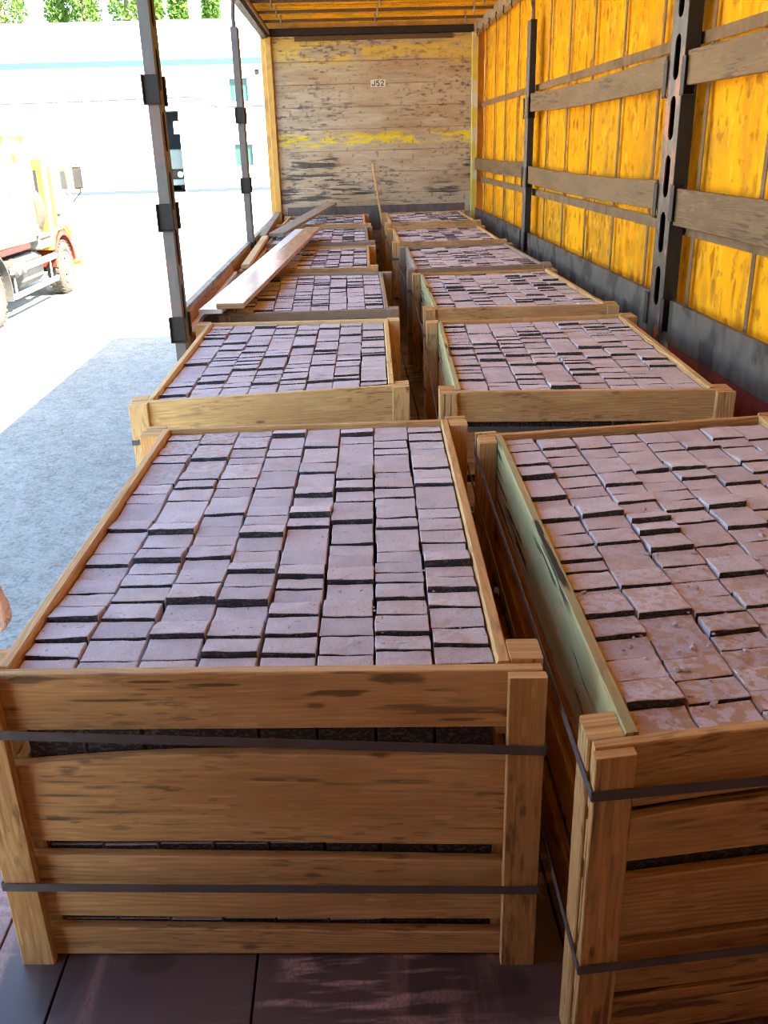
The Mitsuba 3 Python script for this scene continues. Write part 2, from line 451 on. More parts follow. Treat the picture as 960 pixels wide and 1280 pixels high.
v = np.stack([v[:, 0] - v[:, 0].min() - 0.008, YF - 0.0385 + 0.0 * v[:, 0] + (0.002 - v[:, 2]), v[:, 1] + 2.176], -1)
sx = 0.145 / (v[:, 0].max() - v[:, 0].min()); v[:, 0] = (v[:, 0] + 0.008) * sx - 0.013
part(pl, 'lettering', MB().add(v, np.array(tm.faces)), 'm_ink')

def tarp_grid(n1, n2, fn):
    a, b = np.meshgrid(np.linspace(0, 1, n1), np.linspace(0, 1, n2), indexing='ij')
    P = fn(a.ravel(), b.ravel())
    idx = np.arange(n1 * n2).reshape(n1, n2)
    q = np.stack([idx[:-1, :-1], idx[1:, :-1], idx[1:, 1:], idx[:-1, 1:]], -1).reshape(-1, 4)
    return P, q

def right_tarp(a, b):
    y = YB + (YF + 0.05 - YB) * a
    z = 0.55 + (2.84 - 0.55) * b
    x = 1.325 + 0.006 * np.sin(y * 8.6) * np.sin(b * 3.0) + 0.01 * (meshkit.noise(np.stack([y * 2.0, z * 2.5, 0 * y], -1)) - 0.5)
    return np.stack([x, y, z], -1)

def roof_tarp(a, b):
    y = YB + (YF + 0.05 - YB) * a
    x = -1.27 + 2.60 * b
    z = ZR + 0.02 + 0.012 * np.cos(y * 2 * np.pi / 0.72) * np.sin(b * np.pi) + 0.008 * (meshkit.noise(np.stack([x * 4, y * 5, 0 * y], -1)) - 0.5)
    return np.stack([x, y, z], -1)

wall = struct('wall_right', 'amber tarpaulin side curtain lit from outside by the sun')
P, q = tarp_grid(180, 40, right_tarp)
part(wall, 'tarpaulin', MB().add(P, q), 'm_tarp', smooth=True)
vy = [YF - 0.35 - 0.70 * k for k in range(19)]
for y in vy:
    m = MB().box(1.298, 1.304, y - 0.017, y + 0.017, 0.62, 2.80, 0.0015)
    part(wall, 'webbing_strap', m, 'm_webbing')
for z, h in ((1.105, 0.028), (1.945, 0.026)):
    m = MB().box(1.292, 1.2965, YB, YF, z - h, z + h, 0.0015)
    part(wall, 'webbing_strap', m, 'm_webbing')

ceil = struct('ceiling', 'translucent orange roof tarpaulin on cross bows')
P, q = tarp_grid(150, 24, roof_tarp)
part(ceil, 'tarpaulin', MB().add(P, q[:, ::-1]), 'm_tarp', smooth=True)
yb = 11.02
while yb > YB + 0.2:
    part(ceil, 'roof_bow', MB().box(-1.2, 1.2, yb - 0.02, yb + 0.02, 2.778, 2.806, 0.004), 'm_lath')
    for x in (-1.0, 0.02, 1.0):
        part(ceil, 'hanger', MB().box(x - 0.008, x + 0.008, yb - 0.03, yb + 0.03, 2.735, 2.85, 0.002), 'm_rail')
    yb -= 0.72

for s, mat, lab in ((-1, 'm_black', 'dark roof rail along the open left side'), (1, 'm_rail', 'worn grey roof rail along the right side')):
    k = struct('trim_1' if s < 0 else 'trim_2', lab)
    prof = sg.Polygon([(-0.035, 0), (0.03, 0), (0.045, 0.03), (0.045, 0.11), (-0.045, 0.11), (-0.045, 0.03)])
    part(k, 'rail', MB().prism(sg.Polygon([(s * (1.24) + x, 2.70 + z) for x, z in prof.exterior.coords[:-1]]), YB, YF - 0.02, 'xz'), mat)
    if s < 0:
        part(k, 'bright_lip', MB().box(-1.192, -1.182, YB, YF - 0.05, 2.735, 2.775, 0.002), 'm_rail')
    else:
        for y in np.arange(YB + 0.3, YF - 0.2, 0.45):
            part(k, 'hook', MB().tube([(1.19, y, 2.72), (1.185, y, 2.67), (1.195, y, 2.64)], 0.006, 6), 'm_black')

back = struct('wall_back', 'closed rear doors behind the photographer')
for x0, x1 in ((-1.24, -0.003), (0.003, 1.24)):
    part(back, 'door_leaf', MB().box(x0, x1, YB - 0.05, YB - 0.004, 0.0, 2.82, 0.005), 'm_lath')

m = MB().box(-1.30, 1.33, YF + 0.001, YF + 0.03, -0.02, 2.92, 0.002)
part(head, 'outer_sheet', m, 'm_pillar')

# corner pillars
m = MB().box(-1.245, -1.172, YF - 0.10, YF, 0.0, 2.72, 0.006)
one('corner_pillar', m, 'm_pillar', 'orange-brown steel corner pillar left of the headboard', 'pillar')
m = MB().box(1.172, 1.245, YF - 0.10, YF, 0.0, 2.72, 0.006)
one('corner_pillar', m, 'm_pillar_worn', 'yellow corner pillar with flaked paint right of the headboard', 'pillar')

# side posts with oblong slots
def side_post(s, yc, label, worn, slots=True, top=2.70, tilt=0.0):
    k = thing('side_post', label, 'post')
    x = s * 1.205
    hw = 0.07 if s < 0 or not slots else 0.10
    dp = 0.052 if s < 0 or not slots else 0.07
    dark = 'm_post' if s < 0 else 'm_black'
    sh = lambda v: np.stack([v[:, 0], v[:, 1] + tilt * (v[:, 2] - 0.6), v[:, 2]], -1)
    z1 = top
    plate = sg.box(yc - hw, 0.30, yc + hw, z1)
    if slots:
        z = 0.72
        while z + 0.19 < z1 - 0.05:
            plate = plate.difference(sg.LineString([(yc, z + 0.045), (yc, z + 0.165)]).buffer(0.038 if s > 0 else 0.028, quad_segs=5))
            z += 0.262
    m = MB().prism(plate, 0, 0.006, 'yz')
    m.v[-1][:, 0] = x - s * 0.0 + m.v[-1][:, 0] * s
    m.v[-1] = sh(m.v[-1])
    if s < 0:
        m.f[-1] = m.f[-1][:, ::-1]
    part(k, 'slotted_face', m, 'm_post_worn' if worn else 'm_post')
    for sg_ in (-1, 1):
        m = MB().box(min(x, x + s * dp), max(x, x + s * dp), yc + sg_ * hw - 0.004, yc + sg_ * hw + 0.004, 0.30, z1, 0.0015, warp=sh)
        part(k, 'flange', m, dark)
    m = MB().box(min(x + s * (dp - .008), x + s * dp), max(x + s * (dp - .008), x + s * dp), yc - hw, yc + hw, 0.30, z1, 0.0015, warp=sh)
    part(k, 'back_plate', m, 'm_black')
    m = MB().box(min(x - s * 0.01, x + s * 0.085), max(x - s * 0.01, x + s * 0.085), yc - hw + .015, yc + hw - .015, 0.0, 0.34, 0.008, warp=sh)
    part(k, 'foot', m, 'm_black')
    for z in (0.70, 1.235, 1.79):
        for sg_ in (-1, 1):
            m = MB()
            y0 = yc + sg_ * hw
            ya, yb_ = sorted((y0, y0 + sg_ * (0.05 if s > 0 else 0.03)))
            xo = x + s * (0.051 if s > 0 else 0.066)
            xi = x - s * 0.010
            ph = 0.08 if s > 0 else 0.06
            m.box(min(xi, xi + s * .006), max(xi, xi + s * .006), ya, yb_, z - ph, z + ph, 0.002, warp=sh)
            m.box(min(xo - s * .006, xo), max(xo - s * .006, xo), ya, yb_, z - ph, z + ph, 0.002, warp=sh)
            m.box(min(xi, xo), max(xi, xo), ya, yb_, z - ph - .006, z - ph, 0.001, warp=sh)
            if s < 0:
                m.box(min(xi, xo), max(xi, xo), y0 + sg_ * .005, y0 + sg_ * .011, z - ph, z + ph, 0.001, warp=sh)
            part(k, 'lath_pocket', m, 'm_black')
    if top < 2.6:
        m = MB().tube([(x + s * 0.03, yc, top - 0.05), (x + s * 0.03, yc - 0.01, top + 0.08), (x + s * 0.03, yc + 0.06, 2.62), (x + s * 0.03, yc + 0.06, 2.72)], 0.016, 8)
        part(k, 'locking_lever', m, 'm_post')
    return k

side_post(-1, 4.62, 'dark steel side post with brackets, nearest on the open left side', False, slots=True)
side_post(-1, 8.36, 'dark steel side post with bent lever, farther on the open left side', False, slots=False, top=2.45)
side_post(1, 4.63, 'slotted steel post with worn grey and red paint before the tarpaulin', True)
side_post(1, 8.36, 'dark steel post with bent lever, farther along the tarpaulin', False, slots=False, top=2.45)

# laths between the right-hand posts
def lath(y0, y1, z0, z1, sag0, label, name='side_lath', mat='m_lath'):
    m = MB().board(y0, y1, z0, z1, 0, 0.024, lambda l, a, b: np.stack([1.212 + b, l, a - sag0 * np.sin((l - y0) / (y1 - y0) * np.pi)], -1), n=14, ch=0.003, wob=0.004)
    one(name, m, mat, label, 'board', 'wooden laths along the tarpaulin wall')
lath(4.80, 8.24, 1.755, 1.895, 0.02, 'brown wooden lath, upper one between the two right-hand posts')
lath(YB + 0.05, 4.50, 1.745, 1.89, 0.0, 'brown wooden lath, upper one at the right edge nearest the camera')
lath(4.80, 8.24, 1.185, 1.325, 0.015, 'weathered wooden lath, middle height, between the two right-hand posts')
lath(YB + 0.05, 4.50, 1.13, 1.30, 0.0, 'weathered wooden lath, middle height, at the right edge nearest the camera')
lath(8.47, 11.68, 1.225, 1.355, 0.01, 'weathered wooden lath between the far right post and the yellow pillar')

# dropsides
for y0, y1, lab in ((YB + 0.02, 4.47, 'grey-topped red dropside panel at the right edge nearest the camera'), (4.80, 8.23, 'grey-topped red dropside panel between the two right-hand posts'), (8.495, 11.68, 'grey-topped red dropside panel between far right post and yellow pillar')):
    k = thing('dropside', lab, 'side panel', 'right-hand dropside panels')
    part(k, 'board', MB().box(1.222, 1.250, y0, y1, 0.565, 0.775, 0.003), 'm_dark_panel', label='scuffed grey upper board')
    part(k, 'lower_board', MB().box(1.232, 1.255, y0, y1, 0.0, 0.562, 0.002), 'm_red_steel', label='dark red lower board')
    part(k, 'sill', MB().box(1.165, 1.231, y0, y1, 0.10, 0.145, 0.004), 'm_red_steel')
for y0, y1, lab in ((4.76, 8.24, 'red-brown dropside panel on the open left side, nearer one'), (8.48, 11.69, 'red-brown dropside panel on the open left side, farther one')):
    k = thing('dropside', lab, 'side panel', 'left-hand dropside panels')
    n = 3
    for j in range(n):
        z0, z1 = 0.01 + j * 0.245, 0.01 + (j + 1) * 0.245 - 0.003
        part(k, 'board', MB().board(y0, y1, z0, z1, 0, 0.026, lambda l, a, b: np.stack([-1.252 + b, l, a], -1), n=3, ch=0.002), 'm_redwood')
    part(k, 'top_rail', MB().box(-1.262, -1.220, y0, y1, 0.745, 0.768, 0.003), 'm_rail', label='pale metal top rail')

# unseen curtain folds added at the rear left to shade the near crate fronts
yy = np.linspace(YB + 0.02, 1.12, 70)
xx = -1.30 + 0.045 * np.sin(np.arange(70) * 2.1)
V = np.vstack([np.stack([xx, yy, np.full(70, z)], -1) for z in (-0.15, 1.3, 2.75)])
F = np.array([(r_ * 70 + i, r_ * 70 + i + 1, (r_ + 1) * 70 + i + 1, (r_ + 1) * 70 + i) for r_ in range(2) for i in range(69)])
one('shade_curtain', MB().add(V, F), 'm_tarp', 'added unseen curtain at the rear left shading the near crate fronts', 'curtain')

# ------------------------------------------------------------------ crates
CR = {
 'L1': (.675, [(-1.086, 1.375), (-.051, 1.309), (.004, 2.91), (-1.061, 2.915)]),
 'L2': (.675, [(-1.191, 3.213), (-.153, 3.348), (-.11, 4.806), (-1.183, 4.862)]),
 'L3': (.675, [(-1.105, 5.067), (-.095, 5.082), (-.06, 6.70), (-1.19, 6.80)]),
 'L4': (.69, [(-1.19, 6.90), (-.15, 6.82), (-.12, 8.42), (-1.18, 8.48)]),
 'L5': (.715, [(-1.18, 8.55), (-.12, 8.49), (-.10, 10.10), (-1.16, 10.14)]),
 'L6': (.745, [(-1.15, 10.22), (-.11, 10.17), (-.10, 11.60), (-1.13, 11.64)]),
 'R1': (.675, [(-.027, 1.085), (.997, 1.199), (1.03, 2.826), (.014, 2.72)]),
 'R2': (.675, [(-.05, 3.214), (1.011, 3.101), (1.114, 4.72), (.021, 4.688)]),
 'R3': (.675, [(.04, 5.029), (1.124, 4.976), (1.109, 6.60), (.08, 6.55)]),
 'R4': (.69, [(.054, 6.65), (1.118, 6.69), (1.09, 8.28), (.08, 8.22)]),
 'R5': (.715, [(.03, 8.32), (1.06, 8.32), (1.07, 9.86), (.04, 9.83)]),
 'R6': (.755, [(.03, 9.98), (1.06, 9.98), (1.07, 11.60), (.05, 11.60)]),
}
WORDS = {'L1': 'nearest crate of the left row, front boards facing the camera', 'L2': 'second crate from the camera in the left row',
         'L3': 'third crate of the left row, under the long board', 'L4': 'fourth crate from the camera in the left row',
         'L5': 'fifth crate from the camera in the left row', 'L6': 'farthest crate of the left row before the headboard',
         'R1': 'nearest crate of the right row, cut by the right edge', 'R2': 'second crate from the camera in the right row',
         'R3': 'third crate from the camera in the right row', 'R4': 'fourth crate from the camera in the right row',
         'R5': 'fifth crate from the camera in the right row', 'R6': 'farthest crate of the right row before the headboard'}

def quad_map(q):
    q = np.array(q, float)
    w = np.linalg.norm(q[1] - q[0]); L = np.linalg.norm(q[3] - q[0])
    def f(s, t):                       # metres -> world
        s, t = np.asarray(s) / w, np.asarray(t) / L
        s, t = s[..., None], t[..., None]
        return (q[0] * (1 - s) + q[1] * s) * (1 - t) + (q[3] * (1 - s) + q[2] * s) * t
    return f, w, L

PT, PK, PW = 0.058, 0.022, 0.066    # post thickness, plank thickness, post width
FT = 0.022                          # front post thickness

def crate(code):
    zt, q = CR[code]
    qm, w, L = quad_map(q)
    r = np.random.default_rng(sum(map(ord, code)) * 7)
    adj = 'pine plank' if code not in ('L3', 'R4') else 'weathered plank'
    k = thing('stone_crate', f'{adj} crate, {WORDS[code]}', 'crate', 'plank crates filled with stone setts')
    near = code in ('L1', 'R1')
    n = 14 if near else 5
    main = {'L3': 'm_pine_old', 'L2': 'm_pine_new', 'R2': 'm_pine', 'R3': 'm_pine', 'R4': 'm_pine_old', 'L5': 'm_pine_old'}.get(code, 'm_pine')

    def wr(kind):
        def F(l, a, b):
            if kind == 'front':      # l along s, a up, b along t
                p = qm(l, b); return np.stack([p[:, 0], p[:, 1], a], -1)
            if kind == 'side':       # l along t, b along s
                p = qm(b, l); return np.stack([p[:, 0], p[:, 1], a], -1)
            p = qm(a, b); return np.stack([p[:, 0], p[:, 1], l], -1)   # post: l up
        return F
    if code == 'L1':
        front = [(0.556, zt, 0.555, zt), (0.302, 0.474, 0.284, 0.510), (0.108, 0.264, 0.094, 0.246), (0.004, 0.078, 0.004, 0.060)]
    elif code == 'R1':
        front = [(.485, zt, .485, zt), (.335, .462, .350, .478), (.165, .308, .180, .322), (.085, .148, .092, .163), (.006, .07, .006, .082)]
        front = [(.552, zt, .57, zt), (.445, .525, .425, .535), (.282, .405, .245, .385), (.152, .262, .11, .235), (.03, .138, .02, .10)]
    else:
        a = zt - (.14 if code == 'L2' else r.uniform(.10, .12))
        front = [(a, zt, a, zt), (a - .21, a - .04, a - .20, a - .05), (a - .37, a - .245, a - .36, a - .24), (.01, .10, .01, .10)]
    # front and rear planks
    for side in (0, 1):
        pls = front if side == 0 else [(zt - .11, zt, zt - .11, zt), (.33, .5, .33, .5), (.14, .28, .14, .28), (.01, .1, .01, .1)]
        for j, (a0, a1, c0, c1) in enumerate(pls):
            b0 = FT if side == 0 else L - FT - PK
            in0 = 0.005
            bend = (lambda kk, a0=a0, a1=a1, c0=c0, c1=c1: ((c0 - a0) * kk, (c1 - a1) * kk + (0.012 * math.sin(kk * 5.0) if (j == 1 and near) else 0)))
            m = MB().board(in0, w - in0, a0, a1, b0, b0 + PK, wr('front'), n=n if side == 0 else 3, ch=0.0022, wob=0.004 if j else 0.0015, seed=j, bend=bend)
            part(k, 'plank', m, main if (j == 0 or not near) else 'm_pine')
    # side planks (inside the side posts)
    t0, t1 = FT + PK + 0.001, L - FT - PK - 0.001
    sides = [(zt - .15, zt), (zt - .30, zt - .19), (zt - .46, zt - .34), (.01, .12)]
    for side in (0, 1):
        for j, (a0, a1) in enumerate(sides):
            b0 = PT + 0.001 if side == 0 else w - PT - PK - 0.001
            a1 = a1 + (0.004 if j == 0 else 0)
            if code == 'R1' and side == 0 and j == 0:
                a0 = zt - .19; mat = 'm_pine_mould_daylight'
            elif code in ('R2', 'R3') and side == 0 and j == 0:
                mat = 'm_pine_mould_daylight'
            else:
                mat = main
            m = MB().board(t0, t1, a0, a1, b0, b0 + PK, wr('side'), n=n, ch=0.0022, wob=0.003 if j else 0.002, seed=j)
            part(k, 'plank', m, mat, label='plank tinted green for daylight, with black mould streaks' if mat == 'm_pine_mould_daylight' and near else None)
    # posts
    zf = zt - 0.003
    for side in (0, 1):
        for s0 in (0, 1):
            # flat front/rear posts
            a0 = 0.0 if s0 == 0 else w - PW
            b0 = 0.0 if side == 0 else L - FT
            m = MB().board(0.0, zf if side == 0 else zt + 0.002, a0, a0 + PW, b0, b0 + FT - 0.001, wr('post'), n=6 if near else 2, ch=0.002, wob=0.0015)
            part(k, 'post', m, main)
            # side posts
            a0 = 0.0 if s0 == 0 else w - PT
            b0 = FT + PK + 0.001 if side == 0 else L - FT - PK - 0.068
            m = MB().board(0.0, zt + r.uniform(-.004, .008), a0, a0 + PT, b0, b0 + 0.066, wr('post'), n=6 if near else 2, ch=0.0025, wob=0.0015)
            part(k, 'post', m, main)
    # bottom boards
    for j in range(3):
        b0 = 0.1 + j * (L - 0.34) / 2
        m = MB().board(PT + PK + 0.004, w - PT - PK - 0.004, b0, b0 + .12, 0.0, 0.018, lambda l, a, b: np.concatenate([qm(l, a), b[:, None]], -1), n=1)
        part(k, 'bottom_board', m, 'm_pine_old')
    # steel straps round the crate
    if code == 'L1':
        hs = [(.567, .522, .53, .57), (.208, .198, .22, .23)]
    elif code == 'R1':
        hs = [(.606, .565, .58, .615), (.246, .20, .21, .22)]
    else:
        h = zt - .135 - r.uniform(0, .02)
        hs = [(h, h - .005, h, h + .01), (.22, .21, .22, .22)]
    sw = 0.0095
    for hh in hs:
        e = 0.0022
        cs = [(-e, -e), (w + e, -e), (w + e, L + e), (-e, L + e)]
        V, F = [], []
        for ci in range(4):
            A, B = cs[ci], cs[(ci + 1) % 4]
            zA, zB = hh[ci], hh[(ci + 1) % 4]
            d = np.array(B) - A; d /= np.linalg.norm(d)
            nrm = np.array([d[1], -d[0]])
            for (Q, z) in ((A, zA), (B, zB)):
                for off in (0.0, 0.0014):
                    for dz in (-sw, sw):
                        pp = np.array(Q) + nrm * off
                        xy = qm(np.array([pp[0]]), np.array([pp[1]]))[0]
                        V.append((xy[0], xy[1], z + dz))
            b = ci * 8
            F += [(b + 0, b + 1, b + 5, b + 4), (b + 2, b + 6, b + 7, b + 3), (b + 1, b + 3, b + 7, b + 5), (b + 0, b + 4, b + 6, b + 2), (b, b + 2, b + 3, b + 1), (b + 4, b + 5, b + 7, b + 6)]
        part(k, 'strap', MB().add(V, F), 'm_strap', label='dark steel packing strap')
    return k

for c in CR:
    crate(c)

# ------------------------------------------------------------------ stone setts
# joints along each of the eight columns, in thousandths of the crate's length from its near end;
# d / D: the stone beyond that joint stands a little / clearly proud
JOINTS = {'L1': [
"26 61d 102d 152D 193d 237 282 324d 369 413 457d 501 580 623d 676 793d 852 899 949 989",
"26 57 105d 154d 204d 254d 296 334D 385 437D 482d 586 641d 687d 735 810d 902d 986",
"25 56 104D 152 199D 255d 304 341d 390 426 465 512d 558 600 643 685d 733 779 817 868d 949 983",
"23 59D 104d 149 192D 240d 287D 327 368 416D 463d 507 549 594 637d 735 815d 866 941D 987",
"24 61d 108d 158d 198 237d 276d 318 368 459d 502D 548 600D 652 720d 779d 879d 1002",
"24 62 106 153d 205 256d 304 347 390 432 474d 521 568 618D 679d 758 806 898 947D 999",
"28 71d 111d 159d 204d 251d 288 322 360 397 447d 492 541 581 624d 681 716 813d 853d 906 950 996",
"20 31d 76d 119 172d 218D 262d 302D 351 388 433 481d 529 576 634D 679 727d 773 816 856 903d 959d 1005"],
'R1': [
"37 86D 137 178 222d 272D 335 348d 398d 431d 479d 525 574d 623 661D 755D 817D 903d 951 982",
"32 77d 122 165 209 257D 333d 385 466d 520 563D 616 651 694 741d 794d 847 888d 952",
"28 51 86 128 168 202d 246d 292 336 379d 430D 486D 531D 566 605d 647 684d 747d 828 879d 953",
"24 57 92 130 171 208 247d 294 335d 389 428 470 508d 558d 598 641 682 729D 779 845 893d 948",
"19 41 77 114 153 195 241 287 333 380 425 471D 551D 602 638 679D 731D 786 835 878d 949",
"15 52 87 125 164 206 248 292 337 383 431 481d 528 578 638d 721d 772 826d 868 939",
"11 43 80 119 160 203 246 291 339 385 432 483 534d 581 636 686d 740d 788 830 874d 951",
"7 27 62 102 142 184 227 271 316 361 410 460 510 560 614 668 721d 774 825 864d 958"]}
COLS = [.085, .187, .298, .403, .509, .612, .715, .819, .923]

def stone_mesh(c4, zt4, depth, tone, dust, r, mb, rough=0.0016, ch=0.0016, mids=True):
    """c4: four top corners (ccw, world xy; the first edge faces the camera end), zt4 their heights. The faces towards the crate's ends
    are split, dark and rough (uv.x + 2); the top and the flanks are sawn."""
    c4 = np.asarray(c4, float); zt4 = np.asarray(zt4, float)
    cen = c4.mean(0)
    pts, zs, edge = [], [], []
    for i in range(4):
        a, b = c4[i], c4[(i + 1) % 4]
        pts.append(a + (cen - a) * r.uniform(0.0, 0.035)); zs.append(zt4[i]); edge.append(i)
        if mids:
            kks = (0.22, 0.5, 0.78) if i in (0, 2) else (0.5,)
            for kk in kks:
                e = b - a
                nn = np.array([e[1], -e[0]]); nn /= np.linalg.norm(nn) + 1e-9
                pts.append(a + e * (kk + r.uniform(-.08, .08)) + nn * r.uniform(-rough * 1.6, rough * 0.6))
                zs.append(zt4[i] * (1 - kk) + zt4[(i + 1) % 4] * kk + r.uniform(-.001, .0008)); edge.append(i)
    pts, zs = np.array(pts), np.array(zs)
    n = len(pts)
    inn = pts + (cen - pts) / np.linalg.norm(cen - pts, axis=1, keepdims=True) * ch
    out = np.column_stack([pts, zs - ch * 0.8])
    bot = np.column_stack([pts + (cen - pts) * 0.02 + r.uniform(-rough, rough * .3, pts.shape), zs - depth])
    V = [(cen[0], cen[1], zs.mean() + 0.0006)] + list(np.column_stack([inn, zs])) + list(out)
    UV = [(tone, dust)] * len(V)
    F = []
    for i in range(n):
        j = (i + 1) % n
        F += [(0, 1 + i, 1 + j), (1 + i, 1 + n + i, 1 + n + j), (1 + i, 1 + n + j, 1 + j)]
        k = len(V)
        V += [out[i], out[j], bot[j], bot[i]]
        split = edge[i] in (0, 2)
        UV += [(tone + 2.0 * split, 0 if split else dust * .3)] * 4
        F += [(k, k + 3, k + 2), (k, k + 2, k + 1)]
    mb.add(np.array(V), F, np.array(UV))

ORD = ['first', 'second', 'third', 'fourth', 'fifth', 'sixth', 'seventh', 'eighth', 'ninth', 'tenth', 'eleventh', 'twelfth', 'thirteenth', 'fourteenth', 'fifteenth', 'sixteenth',
       'seventeenth', 'eighteenth', 'nineteenth', 'twentieth', 'twenty-first', 'twenty-second', 'twenty-third', 'twenty-fourth', 'twenty-fifth']

def project(P):
    d = np.asarray(P, float) - _o
    rr = math.cos(ROLL) * _r + math.sin(ROLL) * _u
    z = d @ _fw
    return np.stack([480 + F_PX * (d @ rr) / z, 640 - F_PX * (d @ _up) / z], -1)

cand, rest = [], MB()
for code, (zt, q) in CR.items():
    qm, w, L = quad_map(q)
    r = np.random.default_rng(sum(map(ord, code)) * 13)
    lo, hi = (FT + PK + 0.003) / L, 1 - (FT + PK + 0.004) / L
    s_in0, s_in1 = (PT + PK + 0.003) / w, 1 - (PT + PK + 0.003) / w
    for ci in range(8):
        if code in JOINTS:
            js = []
            for a in JOINTS[code][ci].split():
                raised = 0.013 if a[-1] == 'D' else 0.006 if a[-1] == 'd' else 0.0
                js.append((int(a.rstrip('dD')) / 1000, raised))
            t_first, t_last = js[0][0], js[-1][0]
            js = [(lo + (t - t_first) / (t_last - t_first) * (max(min(t_last, hi), 0.955) - lo), h) for t, h in js]
            if code == 'L1':
                js = [(max(lo, min(hi, t)), h) for t, h in js]
            if js[-1][0] < hi - 0.03:
                js.append((hi, 0.0))
        else:
            js, t = [], lo
            while t < hi - 0.02:
                js.append((t, r.choice([0, 0, 0, 0.003, 0.006, 0.011])))
                t += r.choice([0.034, 0.040, 0.047, 0.055, 0.075, 0.095], p=[.15, .25, .25, .2, .1, .05]) * r.uniform(.9, 1.1)
            js.append((hi, 0.0))
        c0, c1 = [s_in0 + (COLS[x] - COLS[0]) / (COLS[8] - COLS[0]) * (s_in1 - s_in0) for x in (ci, ci + 1)]
        idx = 0
        shift = 0.0
        for (ta, ha), (tb, _) in zip(js[:-1], js[1:]):
            if tb - ta < 0.008:
                continue
            gap_t = 0.0006 / 1.6 + (0.0008 if ha else 0.0)
            shift = 0.7 * shift + r.uniform(-.0025, .0025)
            jl, jr = r.uniform(0.0004, 0.0026, 2)
            sa, sb = c0 + jl / w + max(shift, 0) * (ci > 0), c1 - jr / w + min(shift, 0) * (ci < 7)
            sk = r.uniform(-.0014, .0014)
            tl = [(sa, ta + gap_t + sk), (sb, ta + gap_t - sk + r.uniform(-.001, .001)), (sb, tb - gap_t + r.uniform(-.0005, .0005)), (sa, tb - gap_t)]
            tl = [(min(max(s, s_in0), s_in1), min(max(t, lo), hi)) for s, t in tl]
            c4 = qm(np.array([s * w for s, t in tl]), np.array([t * L for s, t in tl]))
            base = zt - (0.017 if code != 'R1' else 0.016) + r.uniform(-.003, .003)
            tilt = r.uniform(-.002, .002, 2)
            zs = base + np.array([ha + tilt[0], ha + tilt[1], (0.25 * ha) - tilt[1] * .3, 0.25 * ha - tilt[0] * .3]) 
            px = project(np.column_stack([c4, zs]))
            cc = np.clip(px, [0, 0], [960, 1280])
            area = 0.5 * abs(np.dot(cc[:, 0], np.roll(cc[:, 1], -1)) - np.dot(cc[:, 1], np.roll(cc[:, 0], -1)))
            idx += 1
            tone = float(np.clip(r.normal(.5, .23), 0, 1))
            fr = (ta + tb) / 2
            if code == 'R1':
                dust = float(np.clip(1.15 - fr * 2.0, 0, .95)) * r.uniform(.7, 1)
            elif code == 'L1':
                dust = float(np.clip((0.5 - fr) * (ci - 4.5) * .4, 0, .6)) * r.uniform(.5, 1)
            else:
                dust = 0.05
            cand.append((area, code, ci, idx, c4, zs, tone, dust, r.integers(1 << 30)))
    # lower layers, the outer ring that the gaps between the planks show
    z = zt - 0.017 - 0.098
    while z > 0.06:
        tops = []
        for ci in range(8):
            c0, c1 = [s_in0 + (x / 8) * (s_in1 - s_in0) for x in (ci, ci + 1)]
            tops.append((c0 + .002, c1 - .002, lo, lo + .06))
            tops.append((c0 + .002, c1 - .002, hi - .06, hi))
        t = lo + .062
        while t < hi - .1:
            d = r.uniform(.03, .05)
            for e in ((s_in0, s_in0 + .11), (s_in1 - .11, s_in1)):
                tops.append((e[0], e[1], t, t + d - .002))
            t += d
        for a, b, c, d in tops:
            o = r.uniform(0, .003)
            c4 = qm(np.array([a, b, b, a]) * w, np.array([c + o, c + o, d - .001, d - .001]) * L)
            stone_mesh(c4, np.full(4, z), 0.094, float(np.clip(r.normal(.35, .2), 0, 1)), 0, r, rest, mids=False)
        z -= 0.098

cand.sort(key=lambda a: -a[0])
TONES = ('dark mauve', 'mauve', 'pale mauve')
NEAR = {'L1': 'nearest left crate', 'R1': 'nearest right crate', 'L2': 'second left crate', 'R2': 'second right crate'}
first300 = sorted(cand[:300], key=lambda a: (a[1], a[2], a[3]))
for area, code, ci, idx, c4, zs, tone, dust, sd in first300:
    tn = TONES[0 if tone < .3 else 1 if tone < .7 else 2]
    mb = MB()
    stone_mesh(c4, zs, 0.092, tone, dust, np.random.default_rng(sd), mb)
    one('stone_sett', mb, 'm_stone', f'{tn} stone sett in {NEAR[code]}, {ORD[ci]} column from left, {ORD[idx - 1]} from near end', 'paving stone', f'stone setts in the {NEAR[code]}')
for area, code, ci, idx, c4, zs, tone, dust, sd in cand[300:]:
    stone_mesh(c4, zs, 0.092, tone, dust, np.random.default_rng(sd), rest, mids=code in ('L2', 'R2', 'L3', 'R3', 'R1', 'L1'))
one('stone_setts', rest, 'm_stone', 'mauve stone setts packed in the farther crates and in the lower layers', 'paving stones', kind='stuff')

# crumbs of bark and stone on the near right crate
def crumb(r, s):
    m = trimesh.creation.icosphere(subdivisions=0, radius=1.0)
    v = np.array(m.vertices) * r.uniform(.55, 1.3, (12, 1)) * s * np.array([1.3, 1.0, .6])
    a = r.uniform(0, 6.28); c, s_ = math.cos(a), math.sin(a)
    return v @ np.array([[c, s_, 0], [-s_, c, 0], [0, 0, 1]]), np.array(m.faces)
qm, w, L = quad_map(CR['R1'][1])
cr = MB(); r = np.random.default_rng(5)
for i in range(230):
    t = abs(r.normal(0, .22)) + .05; s = r.uniform(.1, .9)
    if t > .8: continue
    p = qm(np.array([s * w]), np.array([t * L]))[0]
    v, f = crumb(r, float(np.clip(r.lognormal(-5.65, .5), .001, .008)))
    cr.add(v + [p[0], p[1], CR['R1'][0] - .0125], f, np.tile([r.uniform(0, .4), .4], (12, 1)))
qm, w, L = quad_map(CR['L1'][1])
